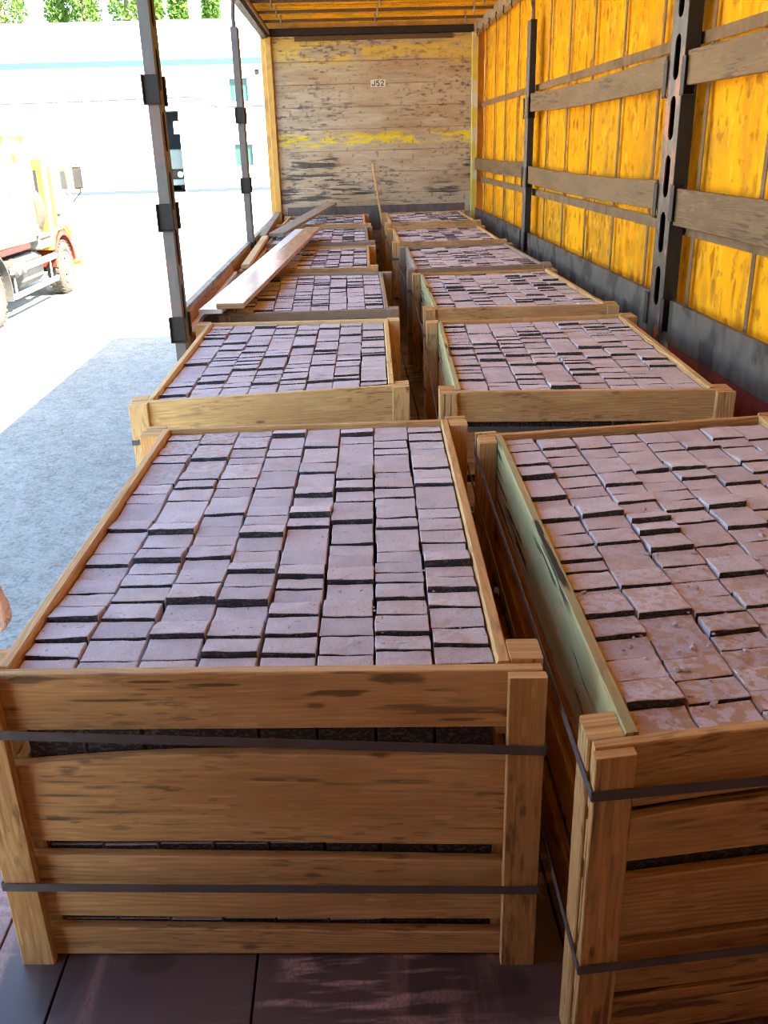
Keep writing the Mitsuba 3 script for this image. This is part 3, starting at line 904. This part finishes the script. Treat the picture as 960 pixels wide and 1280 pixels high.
for i in range(22):
    t = abs(r.normal(0, .12)) + .08; s = r.uniform(.6, .9)
    p = qm(np.array([s * w]), np.array([t * L]))[0]
    v, f = crumb(r, r.uniform(.001, .004))
    cr.add(v + [p[0], p[1], CR['L1'][0] - .013], f, np.tile([r.uniform(0, .4), .4], (12, 1)))
one('stone_crumbs', cr, 'm_stone', 'dark crumbs of bark and stone strewn over the nearest setts', 'debris', kind='stuff')

# ------------------------------------------------------------------ loose boards and laths on the left row
def lay(name, p0, p1, width, thick, mat, label, cat='board', roll=0.0, group=None, wob=.002, n=8):
    p0, p1 = np.array(p0, float), np.array(p1, float)
    d = p1 - p0; Ln = np.linalg.norm(d); d /= Ln
    sd = np.cross(d, [0, 0, 1.0]); sd /= np.linalg.norm(sd)
    up = np.cross(sd, d)
    c, s = math.cos(roll), math.sin(roll)
    sd, up = c * sd + s * up, c * up - s * sd
    m = MB().board(0, Ln, -width / 2, width / 2, 0, thick, lambda l, a, b: p0 + l[:, None] * d + a[:, None] * sd + b[:, None] * up, n=n, ch=.003, wob=wob)
    return one(name, m, mat, label, cat, group)
scene['m_board_red'] = principled(proc(wood_fn((0.56, 0.34, 0.20), (0.40, 0.19, 0.09), 0.3)), 0.30, 0.5)
zb = 0.70
lay('loose_lath', (-1.13, 4.97, zb), (-.82, 9.30, zb + .055), .13, .024, 'm_alu_glare', 'aluminium lath whitened for sky glare, under the long brown board', 'lath')
lay('loose_board', (-1.02, 4.96, zb + .026), (-.70, 9.12, zb + .082), .15, .028, 'm_board_red', 'long smooth brown board lying aslant over the left crates')
lay('loose_board', (-1.06, 9.08, .735), (-.56, 11.60, .86), .15, .03, 'm_pine_old', 'grey board leaning towards the headboard on the farthest left crates')
lay('loose_lath', (-1.208, 4.78, .64), (-1.208, 6.85, .66), .03, .03, 'm_alu_glare', 'bright aluminium lath along the left dropside beside the crates', 'lath')
lay('loose_lath', (-1.14, 6.92, .70), (-1.15, 8.9, .73), .06, .03, 'm_pine_new', 'pale wooden lath on the left edge of the fourth left crate', 'lath')
lay('loose_lath', (-1.185, 8.95, .735), (-1.185, 11.3, .80), .07, .025, 'm_pine_old', 'thin wooden lath along the left edge of the far crates', 'lath')
lay('wooden_stick', (.085, 11.45, .40), (-.035, 11.74, 1.32), .022, .018, 'm_pine', 'thin wooden stick leaning against the headboard between the rows', 'stick', n=3, wob=.001)

# ------------------------------------------------------------------ building across the yard
def wall_paint(p, n, uv):
    return mix((0.80, 0.79, 0.75), (0.70, 0.69, 0.65), fbm(p.x * .7, p.z * 1.2, 0.0))
scene['m_wall'] = principled(proc(wall_paint), 0.8, 0.2)
scene['m_roof'] = principled((0.80, 0.81, 0.82), 0.5, 0.3)
scene['m_teal'] = principled((0.05, 0.16, 0.16), 0.5, 0.3)
scene['m_glass_pane'] = {'type': 'thindielectric', 'int_ior': 1.5}
scene['m_inside'] = principled((0.06, 0.085, 0.11), 0.7, 0.2)
scene['m_window_dark'] = principled((0.03, 0.09, 0.085), 0.25, 0.5)
BY = 67.0
b = thing('industrial_building', 'long white industrial building with pale roof and teal eave across the yard', 'building')
outer = sg.box(-60, G, 30, 6.95)
holes = {'door': (-13.35, G + .02, -11.57, 4.0), 'window': (-8.0, 4.45, -6.7, 5.95), 'window2': (-7.98, .37, -6.67, 1.84), 'window3': (-5.75, .1, -4.6, 2.2)}
for h in holes.values():
    outer = outer.difference(sg.box(*h))
part(b, 'facade', MB().prism(outer, BY, BY + .3, 'xz'), 'm_wall')
m = MB(); m.add([[-60, BY - .5, 6.9], [30, BY - .5, 6.9], [30, BY + 12, 10.75], [-60, BY + 12, 10.75], [-60, BY - .5, 7.0], [30, BY - .5, 7.0], [30, BY + 12, 10.85], [-60, BY + 12, 10.85]],
              [[0, 3, 2, 1], [4, 5, 6, 7], [0, 1, 5, 4], [1, 2, 6, 5], [2, 3, 7, 6], [3, 0, 4, 7]])
part(b, 'roof', m, 'm_roof')
part(b, 'eave', MB().box(-60, 30, BY - .58, BY - .48, 6.72, 7.08, .01), 'm_teal', label='teal painted eave board')
part(b, 'side_wall', MB().box(-60, -59.7, BY + .3, BY + 12, G, 7), 'm_wall')
part(b, 'side_wall', MB().box(29.7, 30, BY + .3, BY + 12, G, 7), 'm_wall')
part(b, 'rear_wall', MB().box(-60, 30, BY + 11.5, BY + 11.8, G, 10.2), 'm_wall')
part(b, 'plinth', MB().box(-60, -13.4, BY - .06, BY, G, G + .22, .01), 'm_inside')
part(b, 'plinth', MB().box(-11.4, 30, BY - .06, BY, G, G + .22, .01), 'm_inside')
m = MB().box(-13.35, -11.57, BY + 3.9, BY + 4, G, 4.1); m.box(-13.45, -13.35, BY + .3, BY + 4, G, 4.1); m.box(-11.57, -11.47, BY + .3, BY + 4, G, 4.1); m.box(-13.45, -11.4, BY + .3, BY + 4, 4.0, 4.1)
part(b, 'gateway_recess', m, 'm_inside')
part(b, 'lintel', MB().box(-13.5, -8.9, BY - .08, BY, 4.02, 4.14, .01), 'm_wall')
part(b, 'notice_board', MB().box(-11.95, -11.57, BY - .03, BY + .1, 2.55, 3.35, .01), 'm_wall')
for nme in ('window', 'window2', 'window3'):
    x0, z0, x1, z1 = holes[nme]
    wv = part(b, 'window', MB().box(x0, x1, BY + .2, BY + .24, z0, z1), 'm_window_dark', label='dark teal window')
    fr = MB()
    for a in (x0, (x0 + x1) / 2 - .03, x1 - .06):
        fr.box(a, a + .06, BY + .12, BY + .19, z0, z1, .005)
    for a in (z0, z1 - .06):
        fr.box(x0 + .06, x1 - .06, BY + .12, BY + .19, a, a + .06, .005)
    part(wv, 'frame', fr, 'm_wall')
    if nme == 'window':
        part(wv, 'pane', MB().box(x0 + .3, x1 - .08, BY + .185, BY + .199, z0 + .06, z0 + 1.0), 'm_teal')
one('wall_lamp', MB().box(-6.15, -5.9, BY - .3, BY - .02, 6.1, 6.38, .03), 'm_black', 'small dark lamp on the facade above the upper window', 'lamp')
pts = [(-40, 4.55), (-23.3, 4.68), (-18, 4.72), (-13.7, 4.80), (-10.6, 4.84), (-10.0, 4.65), (-9.4, 4.30), (-8.8, 4.16), (-6.2, 4.18), (-4.0, 4.2)]
one('wall_cable', MB().tube([(x, BY - .05, z) for x, z in pts], .035, 6), 'm_inside', 'dark cable running along the white facade with a step down', 'cable')
# vehicle in the gateway
scene['m_van'] = principled((0.16, 0.22, 0.24), 0.4, 0.5)
k = thing('parked_truck', 'blue-grey truck parked inside the dark gateway', 'truck')
part(k, 'cargo_box', MB().box(-13.3, -11.7, BY + 1.2, BY + 3.5, .3, 1.6, .05), 'm_van')
part(k, 'bumper', MB().box(-13.3, -11.7, BY + 1.0, BY + 1.2, -.75, -.35, .04), 'm_van')
part(k, 'body', MB().box(-13.25, -11.75, BY + 1.25, BY + 3.4, -.8, .28, .04), 'm_black')
for x in (-13.0, -12.0):
    part(k, 'headlamp', MB().lathe([(0, -.04), (.2, -.04), (.22, 0), (.2, .05), (0, .05)], (x, BY + 1.15, -.05), 'y', 16), 'm_alu_glare')
    part(k, 'wheel', MB().lathe([(0, -.15), (.34, -.15), (.38, -.1), (.38, .1), (.34, .15), (0, .15)], (x, BY + 2.0, G + .38), 'x', 18), 'm_black')

# ------------------------------------------------------------------ poplars behind the building
scene['m_leaf'] = {'type': 'principledthin', 'base_color': proc(lambda p, n, uv: mix((0.10, 0.21, 0.05), (0.20, 0.34, 0.08), noise(p.x * 3.0, p.y * 3.0, p.z * 3.0))), 'roughness': .5, 'diff_trans': .8, 'spec_trans': 0.0, 'eta': 1.4}
scene['m_bark'] = principled((0.22, 0.19, 0.15), 0.9, 0.1)
def poplar(x, y, rad, h, seed, label):
    r = np.random.default_rng(seed)
    k = thing('poplar', label, 'tree', 'poplars behind the building')
    part(k, 'trunk', MB().tube([(x, y, G), (x, y, h * .5), (x + .2, y, h * .9)], [.35, .25, .05], 8), 'm_bark')
    nlv = 5200
    z = r.uniform(4.0, h, nlv)
    prof = rad * np.clip(np.sin(np.clip((z - 2.0) / (h - 1.5), 0, 1) * np.pi) ** .5, .15, 1)
    a = r.uniform(0, 6.283, nlv)
    lump = .72 + .5 * meshkit.noise(np.stack([np.cos(a) * 2 + seed, np.sin(a) * 2, z * .8], -1))
    rr = prof * lump * np.sqrt(r.uniform(.25, 1, nlv))
    c = np.stack([x + rr * np.cos(a), y + rr * np.sin(a), z], -1)
    s = r.uniform(.12, .26, nlv)[:, None]
    d1 = r.normal(size=(nlv, 3)); d1 /= np.linalg.norm(d1, axis=1, keepdims=True)
    d2 = np.cross(d1, r.normal(size=(nlv, 3))); d2 /= np.linalg.norm(d2, axis=1, keepdims=True)
    V = np.stack([c - d1 * s, c + d2 * s * .6, c + d1 * s, c - d2 * s * .6], 1).reshape(-1, 3)
    F = np.arange(nlv * 4).reshape(-1, 4)
    part(k, 'crown', MB().add(V, F), 'm_leaf', kind='stuff')
poplar(-28.4, 86, 2.0, 23, 1, 'dark poplar at the left edge above the pale roof')
poplar(-24.1, 87, 1.0, 21, 2, 'thin poplar, left half of the wide clump above the roof')
poplar(-21.6, 86, 1.35, 23, 3, 'broad poplar, right half of the wide clump above the roof')
poplar(-18.1, 86, 1.35, 22, 4, 'poplar just left of the near left post')
poplar(-15.9, 86, .8, 21, 8, 'narrow poplar right behind the near left post')
poplar(-13.8, 86, .85, 20, 5, 'slim poplar between the two left posts, left one')
poplar(-11.1, 86, .8, 19, 6, 'slim poplar just left of the farther left post')

# ------------------------------------------------------------------ dump truck
scene['m_truck_yellow'] = principled((0.70, 0.40, 0.045), 0.35, 0.5)
scene['m_truck_body'] = principled((0.74, 0.52, 0.18), 0.45, 0.5)
scene['m_truck_red'] = principled((0.16, 0.022, 0.012), 0.45, 0.5)
scene['m_tyre'] = principled((0.085, 0.08, 0.072), 0.85, 0.2)
scene['m_rim'] = principled((0.40, 0.36, 0.26), 0.5, 0.4)
scene['m_truck_grey'] = principled((0.075, 0.08, 0.082), 0.5, 0.4)
scene['m_guard'] = principled((0.22, 0.24, 0.245), 0.5, 0.4)
scene['m_cab_glass'] = principled((0.05, 0.055, 0.06), 0.1, 0.6)
XR = -6.25                   # right flank of the truck
k = thing('dump_truck', 'yellow-orange dump truck in the sunlit yard at the left', 'truck')
def wheel(x, y, w, r_, rim):
    cz = G + r_
    kk = part(k, 'wheel', MB().lathe([(.30, -w / 2 + .05), (.36, -w / 2 + .01), (r_ * .82, -w / 2), (r_ * .95, -w / 2 + .03), (r_, -w / 2 + .08), (r_, w / 2 - .08), (r_ * .95, w / 2 - .03), (r_ * .82, w / 2), (.36, w / 2 - .01), (.30, w / 2 - .05)], (x, y, cz), 'x', 36), 'm_tyre', smooth=False)
    m = MB().lathe([(0, .07), (.09, .07), (.11, .05), (.12, -.02), (.24, -.04), (.29, .03), (.31, .04), (.31, -.1), (0, -.1)], (x + w / 2 - .05, y, cz), 'x', 28)
    part(kk, 'rim', m, 'm_rim')
    tr = MB()
    for a in np.arange(0, 360, 12):
        a = math.radians(a); c_, s_ = math.cos(a), math.sin(a)
        for sd in (-1, 1):
            bx = MB().box(-.0 + sd * .02, sd * (w / 2 - .02), -.03, .03, -.006, .014, .003).get()
            v = bx[0].copy(); v[:, 2] += r_
            v[:, 1] += sd * .03
            v = np.stack([v[:, 0], v[:, 1] * c_ - v[:, 2] * s_, v[:, 1] * s_ + v[:, 2] * c_], -1) + [x, y, cz]
            tr.add(v, bx[1])
    part(kk, 'tread', tr, 'm_tyre')
    nb = MB()
    for a in np.arange(0, 360, 60):
        a = math.radians(a)
        nb.lathe([(0, -.02), (.022, -.02), (.022, .03), (0, .03)], (x + w / 2 - .09, y + .19 * math.cos(a), cz + .19 * math.sin(a)), 'x', 6)
    part(kk, 'wheel_nuts', nb, 'm_black')
RW = .53
for x in (XR - .16, XR - 2.1):
    wheel(x, 19.62, .30, RW, True)
for yy in (15.55, 14.2):
    for x in (XR - .30, XR - 2.0):
        wheel(x, yy, .5, RW, True)
# frame, axles
m = MB()
for x in (XR - .7, XR - 1.55):
    m.box(x - .05, x + .05, 13.4, 20.6, G + .75, G + 1.0, .01)
part(k, 'chassis', m, 'm_truck_grey')
m = MB().tube([(XR - .2, 19.62, G + RW), (XR - 2.05, 19.62, G + RW)], .08, 10)
for yy in (15.55, 14.2):
    m.tube([(XR - .2, yy, G + RW), (XR - 2.05, yy, G + RW)], .1, 10)
part(k, 'axles', m, 'm_black')
# cab: side profile extruded across
cab = [(18.85, G + .95), (19.05, G + .95), (19.05, G + 1.0), (19.15, G + 1.15), (19.40, G + 1.28), (19.84, G + 1.28), (20.10, G + 1.15), (20.22, G + .95), (20.28, G + .55), (20.72, G + .55), (20.78, G + 1.45), (20.55, G + 2.45), (20.40, G + 2.64), (19.0, G + 2.64), (18.92, G + 2.5)]
part(k, 'cab', MB().prism(sg.Polygon(cab), XR - 2.25, XR - .03, 'yz'), 'm_truck_yellow')
door = part(k, 'cab_door', MB().prism(sg.Polygon([(19.28, G + 1.34), (19.95, G + 1.34), (20.2, G + 1.1), (20.55, G + 1.1), (20.62, G + 1.5), (20.40, G + 2.48), (19.35, G + 2.48)]), XR - .03, XR + .0, 'yz'), 'm_truck_yellow')
part(door, 'side_window', MB().prism(sg.Polygon([(19.48, G + 1.75), (20.50, G + 1.65), (20.34, G + 2.40), (19.50, G + 2.40)]), XR, XR + .006, 'yz'), 'm_cab_glass', label='side window of the cab')
part(door, 'handle', MB().box(XR, XR + .03, 19.38, 19.55, G + 1.55, G + 1.6, .005), 'm_black')
part(k, 'windscreen', MB().add([[XR - .2, 20.80, G + 1.52], [XR - 2.1, 20.80, G + 1.52], [XR - 2.1, 20.60, G + 2.42], [XR - .2, 20.60, G + 2.42], [XR - .2, 20.76, G + 1.52], [XR - 2.1, 20.76, G + 1.52], [XR - 2.1, 20.56, G + 2.42], [XR - .2, 20.56, G + 2.42]],
     [[0, 3, 2, 1], [4, 5, 6, 7], [0, 1, 5, 4], [1, 2, 6, 5], [2, 3, 7, 6], [3, 0, 4, 7]]), 'm_cab_glass')
part(k, 'rear_window', MB().box(XR - 1.9, XR - .12, 18.86, 18.915, G + 1.95, G + 2.45, .004), 'm_cab_glass')
part(k, 'bumper', MB().box(XR - 2.27, XR - .02, 20.74, 20.92, G + .45, G + .85, .03), 'm_truck_yellow')
arch = sg.Point(19.62, G + RW).buffer(.74, quad_segs=12).difference(sg.Point(19.62, G + RW).buffer(.64, quad_segs=12)).intersection(sg.box(18, G + .62, 21, G + 2))
part(k, 'wheel_arch', MB().prism(arch, XR - .42, XR - .01, 'yz'), 'm_truck_red', label='dark red wheel arch')
mr = part(k, 'mirror', MB().box(XR + .06, XR + .24, 20.70, 20.76, G + 2.02, G + 2.46, .02), 'm_black', label='black side mirror')
part(mr, 'mirror_glass', MB().box(XR + .075, XR + .225, 20.694, 20.702, G + 2.05, G + 2.43, .002), 'm_cab_glass')
part(mr, 'bracket', MB().tube([(XR - .02, 20.68, G + 2.45), (XR + .15, 20.74, G + 2.52), (XR + .17, 20.74, G + 1.95), (XR - .02, 20.72, G + 1.75)], .015, 6), 'm_black')
# air cleaner and exhaust behind the cab, red spare carrier
part(k, 'air_cleaner', MB().lathe([(0, 0), (.2, 0), (.22, .04), (.22, .62), (.2, .68), (0, .68)], (XR - .32, 18.58, G + 1.85), 'z', 18), 'm_truck_grey')
part(k, 'engine_cover', MB().box(XR - .6, XR - .12, 18.45, 18.84, G + 1.32, G + 1.84, .03), 'm_truck_red', label='dark red engine housing behind the cab')
sp = part(k, 'spare_wheel', MB().lathe([(.30, -.1), (.36, -.14), (.44, -.15), (.51, -.12), (.53, -.07), (.53, .07), (.51, .12), (.44, .15), (.36, .14), (.30, .1)], (XR - .35, 18.10, G + 1.75), 'y', 32), 'm_tyre')
part(sp, 'rim', MB().lathe([(0, .02), (.26, .03), (.31, .08), (.31, -.08), (.26, -.03), (0, -.02)], (XR - .35, 18.10, G + 1.75), 'y', 24), 'm_rim')
st = part(k, 'toolbox', MB().box(XR - .55, XR - .04, 18.22, 19.0, G + 1.02, G + 1.30, .02), 'm_guard')
part(st, 'lid_band', MB().box(XR - .045, XR - .032, 18.24, 18.98, G + 1.19, G + 1.23, .003), 'm_black')
part(k, 'fuel_tank', MB().box(XR - .62, XR - .12, 17.1, 18.5, G + .45, G + 1.0, .1), 'm_truck_grey')
for yy in (16.55, 16.85):
    part(k, 'air_tank', MB().lathe([(0, -.42), (.11, -.41), (.15, -.36), (.15, .36), (.11, .41), (0, .42)], (XR - .35, yy, G + .86), 'x', 16), 'm_truck_grey')
m = part(k, 'side_guard', MB().box(XR - .04, XR + .01, 16.3, 18.95, G + .78, G + .90, .012), 'm_guard', label='pale side guard rails')
gd = MB().box(XR - .04, XR + .01, 16.3, 18.9, G + .36, G + .46, .012)
for yy in (16.5, 18.6):
    gd.box(XR - .06, XR - .04, yy, yy + .08, G + .36, G + .9, .005)
part(m, 'lower_rail', gd, 'm_guard')
fen = sg.Point(15.55, G + RW).buffer(.72, quad_segs=12).difference(sg.Point(15.55, G + RW).buffer(.69, quad_segs=12)).intersection(sg.box(14, G + .35, 17, G + 2))
part(k, 'mudguard', MB().prism(fen, XR - .58, XR - .01, 'yz'), 'm_truck_grey')
# tipper body
tb = part(k, 'tipper_body', MB().prism(sg.Polygon([(12.6, G + 1.28), (17.95, G + 1.22), (18.05, G + 1.6), (18.05, G + 3.1), (12.6, G + 3.1)]), XR - 2.25, XR - .02, 'yz'), 'm_truck_body')
for yy in (13.0, 14.3, 15.6, 16.9):
    part(tb, 'rib', MB().box(XR - .02, XR + .06, yy, yy + .12, G + 1.32, G + 3.05, .015), 'm_truck_body')
part(tb, 'top_rail', MB().box(XR - .05, XR + .07, 12.6, 18.06, G + 3.02, G + 3.16, .02), 'm_truck_body')
part(tb, 'front_edge', MB().box(XR - .05, XR + .05, 17.95, 18.12, G + 1.3, G + 3.3, .02), 'm_truck_body')
part(tb, 'canopy', MB().box(XR - 2.2, XR - .05, 18.0, 18.95, G + 2.82, G + 2.96, .02), 'm_truck_body')
part(tb, 'underside', MB().box(XR - 2.0, XR - .12, 12.7, 17.9, G + 1.08, G + 1.22, .02), 'm_truck_red', label='dark red underside of the body')
part(tb, 'bracket', MB().box(XR - .02, XR + .05, 17.35, 17.62, G + 2.62, G + 2.74, .01), 'm_truck_yellow')

# ------------------------------------------------------------------ man at the left edge: only a hand in view
scene['m_skin'] = principled((0.50, 0.24, 0.16), 0.5, 0.4)
scene['m_shirt'] = principled((0.18, 0.22, 0.30), 0.85, 0.1)
scene['m_jeans'] = principled((0.07, 0.09, 0.14), 0.9, 0.1)
scene['m_hair'] = principled((0.03, 0.022, 0.018), 0.6, 0.3)
scene['m_shoe'] = principled((0.04, 0.035, 0.03), 0.5, 0.4)

def ball(p, r, n=18):
    return m3.Manifold.sphere(r, n).translate(list(map(float, p)))
def bone(a, ra, b, rb):
    return m3.Manifold.batch_hull([ball(a, ra), ball(b, rb)])
def blob(bones, ref=.02, it=6):
    u = m3.Manifold.batch_boolean(bones, m3.OpType.Add).refine_to_length(ref)
    q = u.to_mesh()
    t = trimesh.Trimesh(np.array(q.vert_properties[:, :3]), np.array(q.tri_verts), process=True)
    trimesh.smoothing.filter_taubin(t, iterations=it)
    return t

PX, PY = -2.29, 3.55
def pp(x, y, z): return (PX + x, PY + y, G + z)
k = thing('person', 'person at the left edge beside the trailer, only a hanging hand in view', 'person')
# the visible right hand: palm, four fingers, thumb, forearm (continuous skin)
wr_, el = pp(.325, .03, .93), pp(.31, -.06, 1.17)
palm_c = pp(.33, .05, .86)
hand = [bone(el, .042, wr_, .028), bone(wr_, .028, pp(.33, .045, .88), .030)]
kn = [pp(.335, .085 - .026 * i, .835 - .004 * abs(i - 1)) for i in range(4)]
for q in kn:
    hand.append(m3.Manifold.batch_hull([ball(wr_, .024), ball(q, .0125)]))
hand.append(m3.Manifold.batch_hull([ball(q, .0125) for q in kn] + [ball(pp(.33, .045, .885), .018)]))
for i, (q, ln) in enumerate(zip(kn, (.9, 1.0, .94, .76))):
    a = np.array(q); d1 = np.array([-.006, .006, -.042]) * ln; d2 = np.array([-.016, .003, -.024]) * ln; d3 = np.array([-.018, 0, -.012]) * ln
    b1, b2, b3 = a + d1, a + d1 + d2, a + d1 + d2 + d3
    hand += [bone(a, .0105, b1, .0095), bone(b1, .0095, b2, .0088), bone(b2, .0088, b3, .0078)]
t0 = np.array(pp(.325, .075, .895)); t1 = t0 + [-.004, .032, -.03]; t2 = t1 + [-.006, .012, -.034]; t3 = t2 + [-.008, 0, -.022]
hand += [bone(t0, .016, t1, .0125), bone(t1, .0125, t2, .0105), bone(t2, .0105, t3, .0085)]
part(k, 'hand', blob(hand, .006, 5), 'm_skin', smooth=True)
# body
tor = [bone(pp(-.10, 0, .98), .12, pp(.10, 0, .98), .12), bone(pp(-.09, 0, 1.12), .115, pp(.09, 0, 1.12), .115), bone(pp(-.13, 0, 1.34), .11, pp(.13, 0, 1.34), .11),
       m3.Manifold.batch_hull([ball(pp(-.09, 0, 1.1), .11), ball(pp(.09, 0, 1.1), .11), ball(pp(-.15, 0, 1.38), .09), ball(pp(.15, 0, 1.38), .09)]),
       m3.Manifold.batch_hull([ball(pp(-.1, 0, .97), .12), ball(pp(.1, 0, .97), .12), ball(pp(-.1, 0, 1.12), .11), ball(pp(.1, 0, 1.12), .11)]),
       bone(pp(-.19, 0, 1.42), .062, pp(.19, 0, 1.42), .062)]
for s in (-1, 1):
    tor.append(bone(pp(s * .21, 0, 1.42), .062, pp(s * .27, -.03, 1.24), .052))
part(k, 'shirt', blob(tor, .03, 8), 'm_shirt', smooth=True)
body = [bone(pp(0, .0, 1.44), .058, pp(0, .015, 1.56), .055), m3.Manifold.batch_hull([ball(pp(0, .0, 1.68), .088), ball(pp(0, .03, 1.60), .062), ball(pp(0, .055, 1.555), .036)]),
        bone(pp(0, .095, 1.645), .012, pp(0, .108, 1.625), .014), bone(pp(-.078, .0, 1.655), .016, pp(-.082, .0, 1.625), .013), bone(pp(.078, .0, 1.655), .016, pp(.082, .0, 1.625), .013)]
for s in (-1, 1):
    body += [bone(pp(s * .262, -.02, 1.27), .043, pp(s * .31, -.06, 1.17), .042)]
body += [bone(pp(-.31, -.06, 1.17), .042, pp(-.325, .03, .93), .028), bone(pp(-.325, .03, .93), .03, pp(-.33, .05, .85), .034)]
for i in range(4):
    body.append(bone(pp(-.335, .085 - .026 * i, .84), .011, pp(-.325, .09 - .026 * i, .77), .008))
part(k, 'skin', blob(body, .02, 4), 'm_skin', smooth=True)
part(k, 'hair', blob([m3.Manifold.batch_hull([ball(pp(0, -.012, 1.70), .092), ball(pp(0, -.03, 1.63), .078)]) - m3.Manifold.cube([.3, .2, .3]).translate(list(pp(-.15, .055, 1.45)))], .02, 3), 'm_hair', smooth=True)
for s in (-1, 1):
    part(k, 'eye', MB().mesh(trimesh.creation.icosphere(2, .012), pp(s * .032, .077, 1.66)), 'm_white_plate', smooth=True)
part(k, 'mouth', MB().mesh(blob([bone(pp(-.02, .088, 1.585), .006, pp(.02, .088, 1.585), .006)], .006, 2)), 'm_truck_red', smooth=True)
leg = [m3.Manifold.batch_hull([ball(pp(-.09, 0, .93), .115), ball(pp(.09, 0, .93), .115), ball(pp(-.09, 0, 1.0), .118), ball(pp(.09, 0, 1.0), .118)])]
for s in (-1, 1):
    leg += [bone(pp(s * .095, 0, .90), .098, pp(s * .11, .02, .50), .062), bone(pp(s * .11, .02, .50), .06, pp(s * .115, -.01, .10), .045)]
part(k, 'trousers', blob(leg, .03, 8), 'm_jeans', smooth=True)
for s in (-1, 1):
    part(k, 'shoe', blob([m3.Manifold.batch_hull([ball(pp(s * .115, -.05, .045), .045), ball(pp(s * .125, .15, .038), .036), ball(pp(s * .115, -.02, .1), .045)])], .02, 4), 'm_shoe', smooth=True)
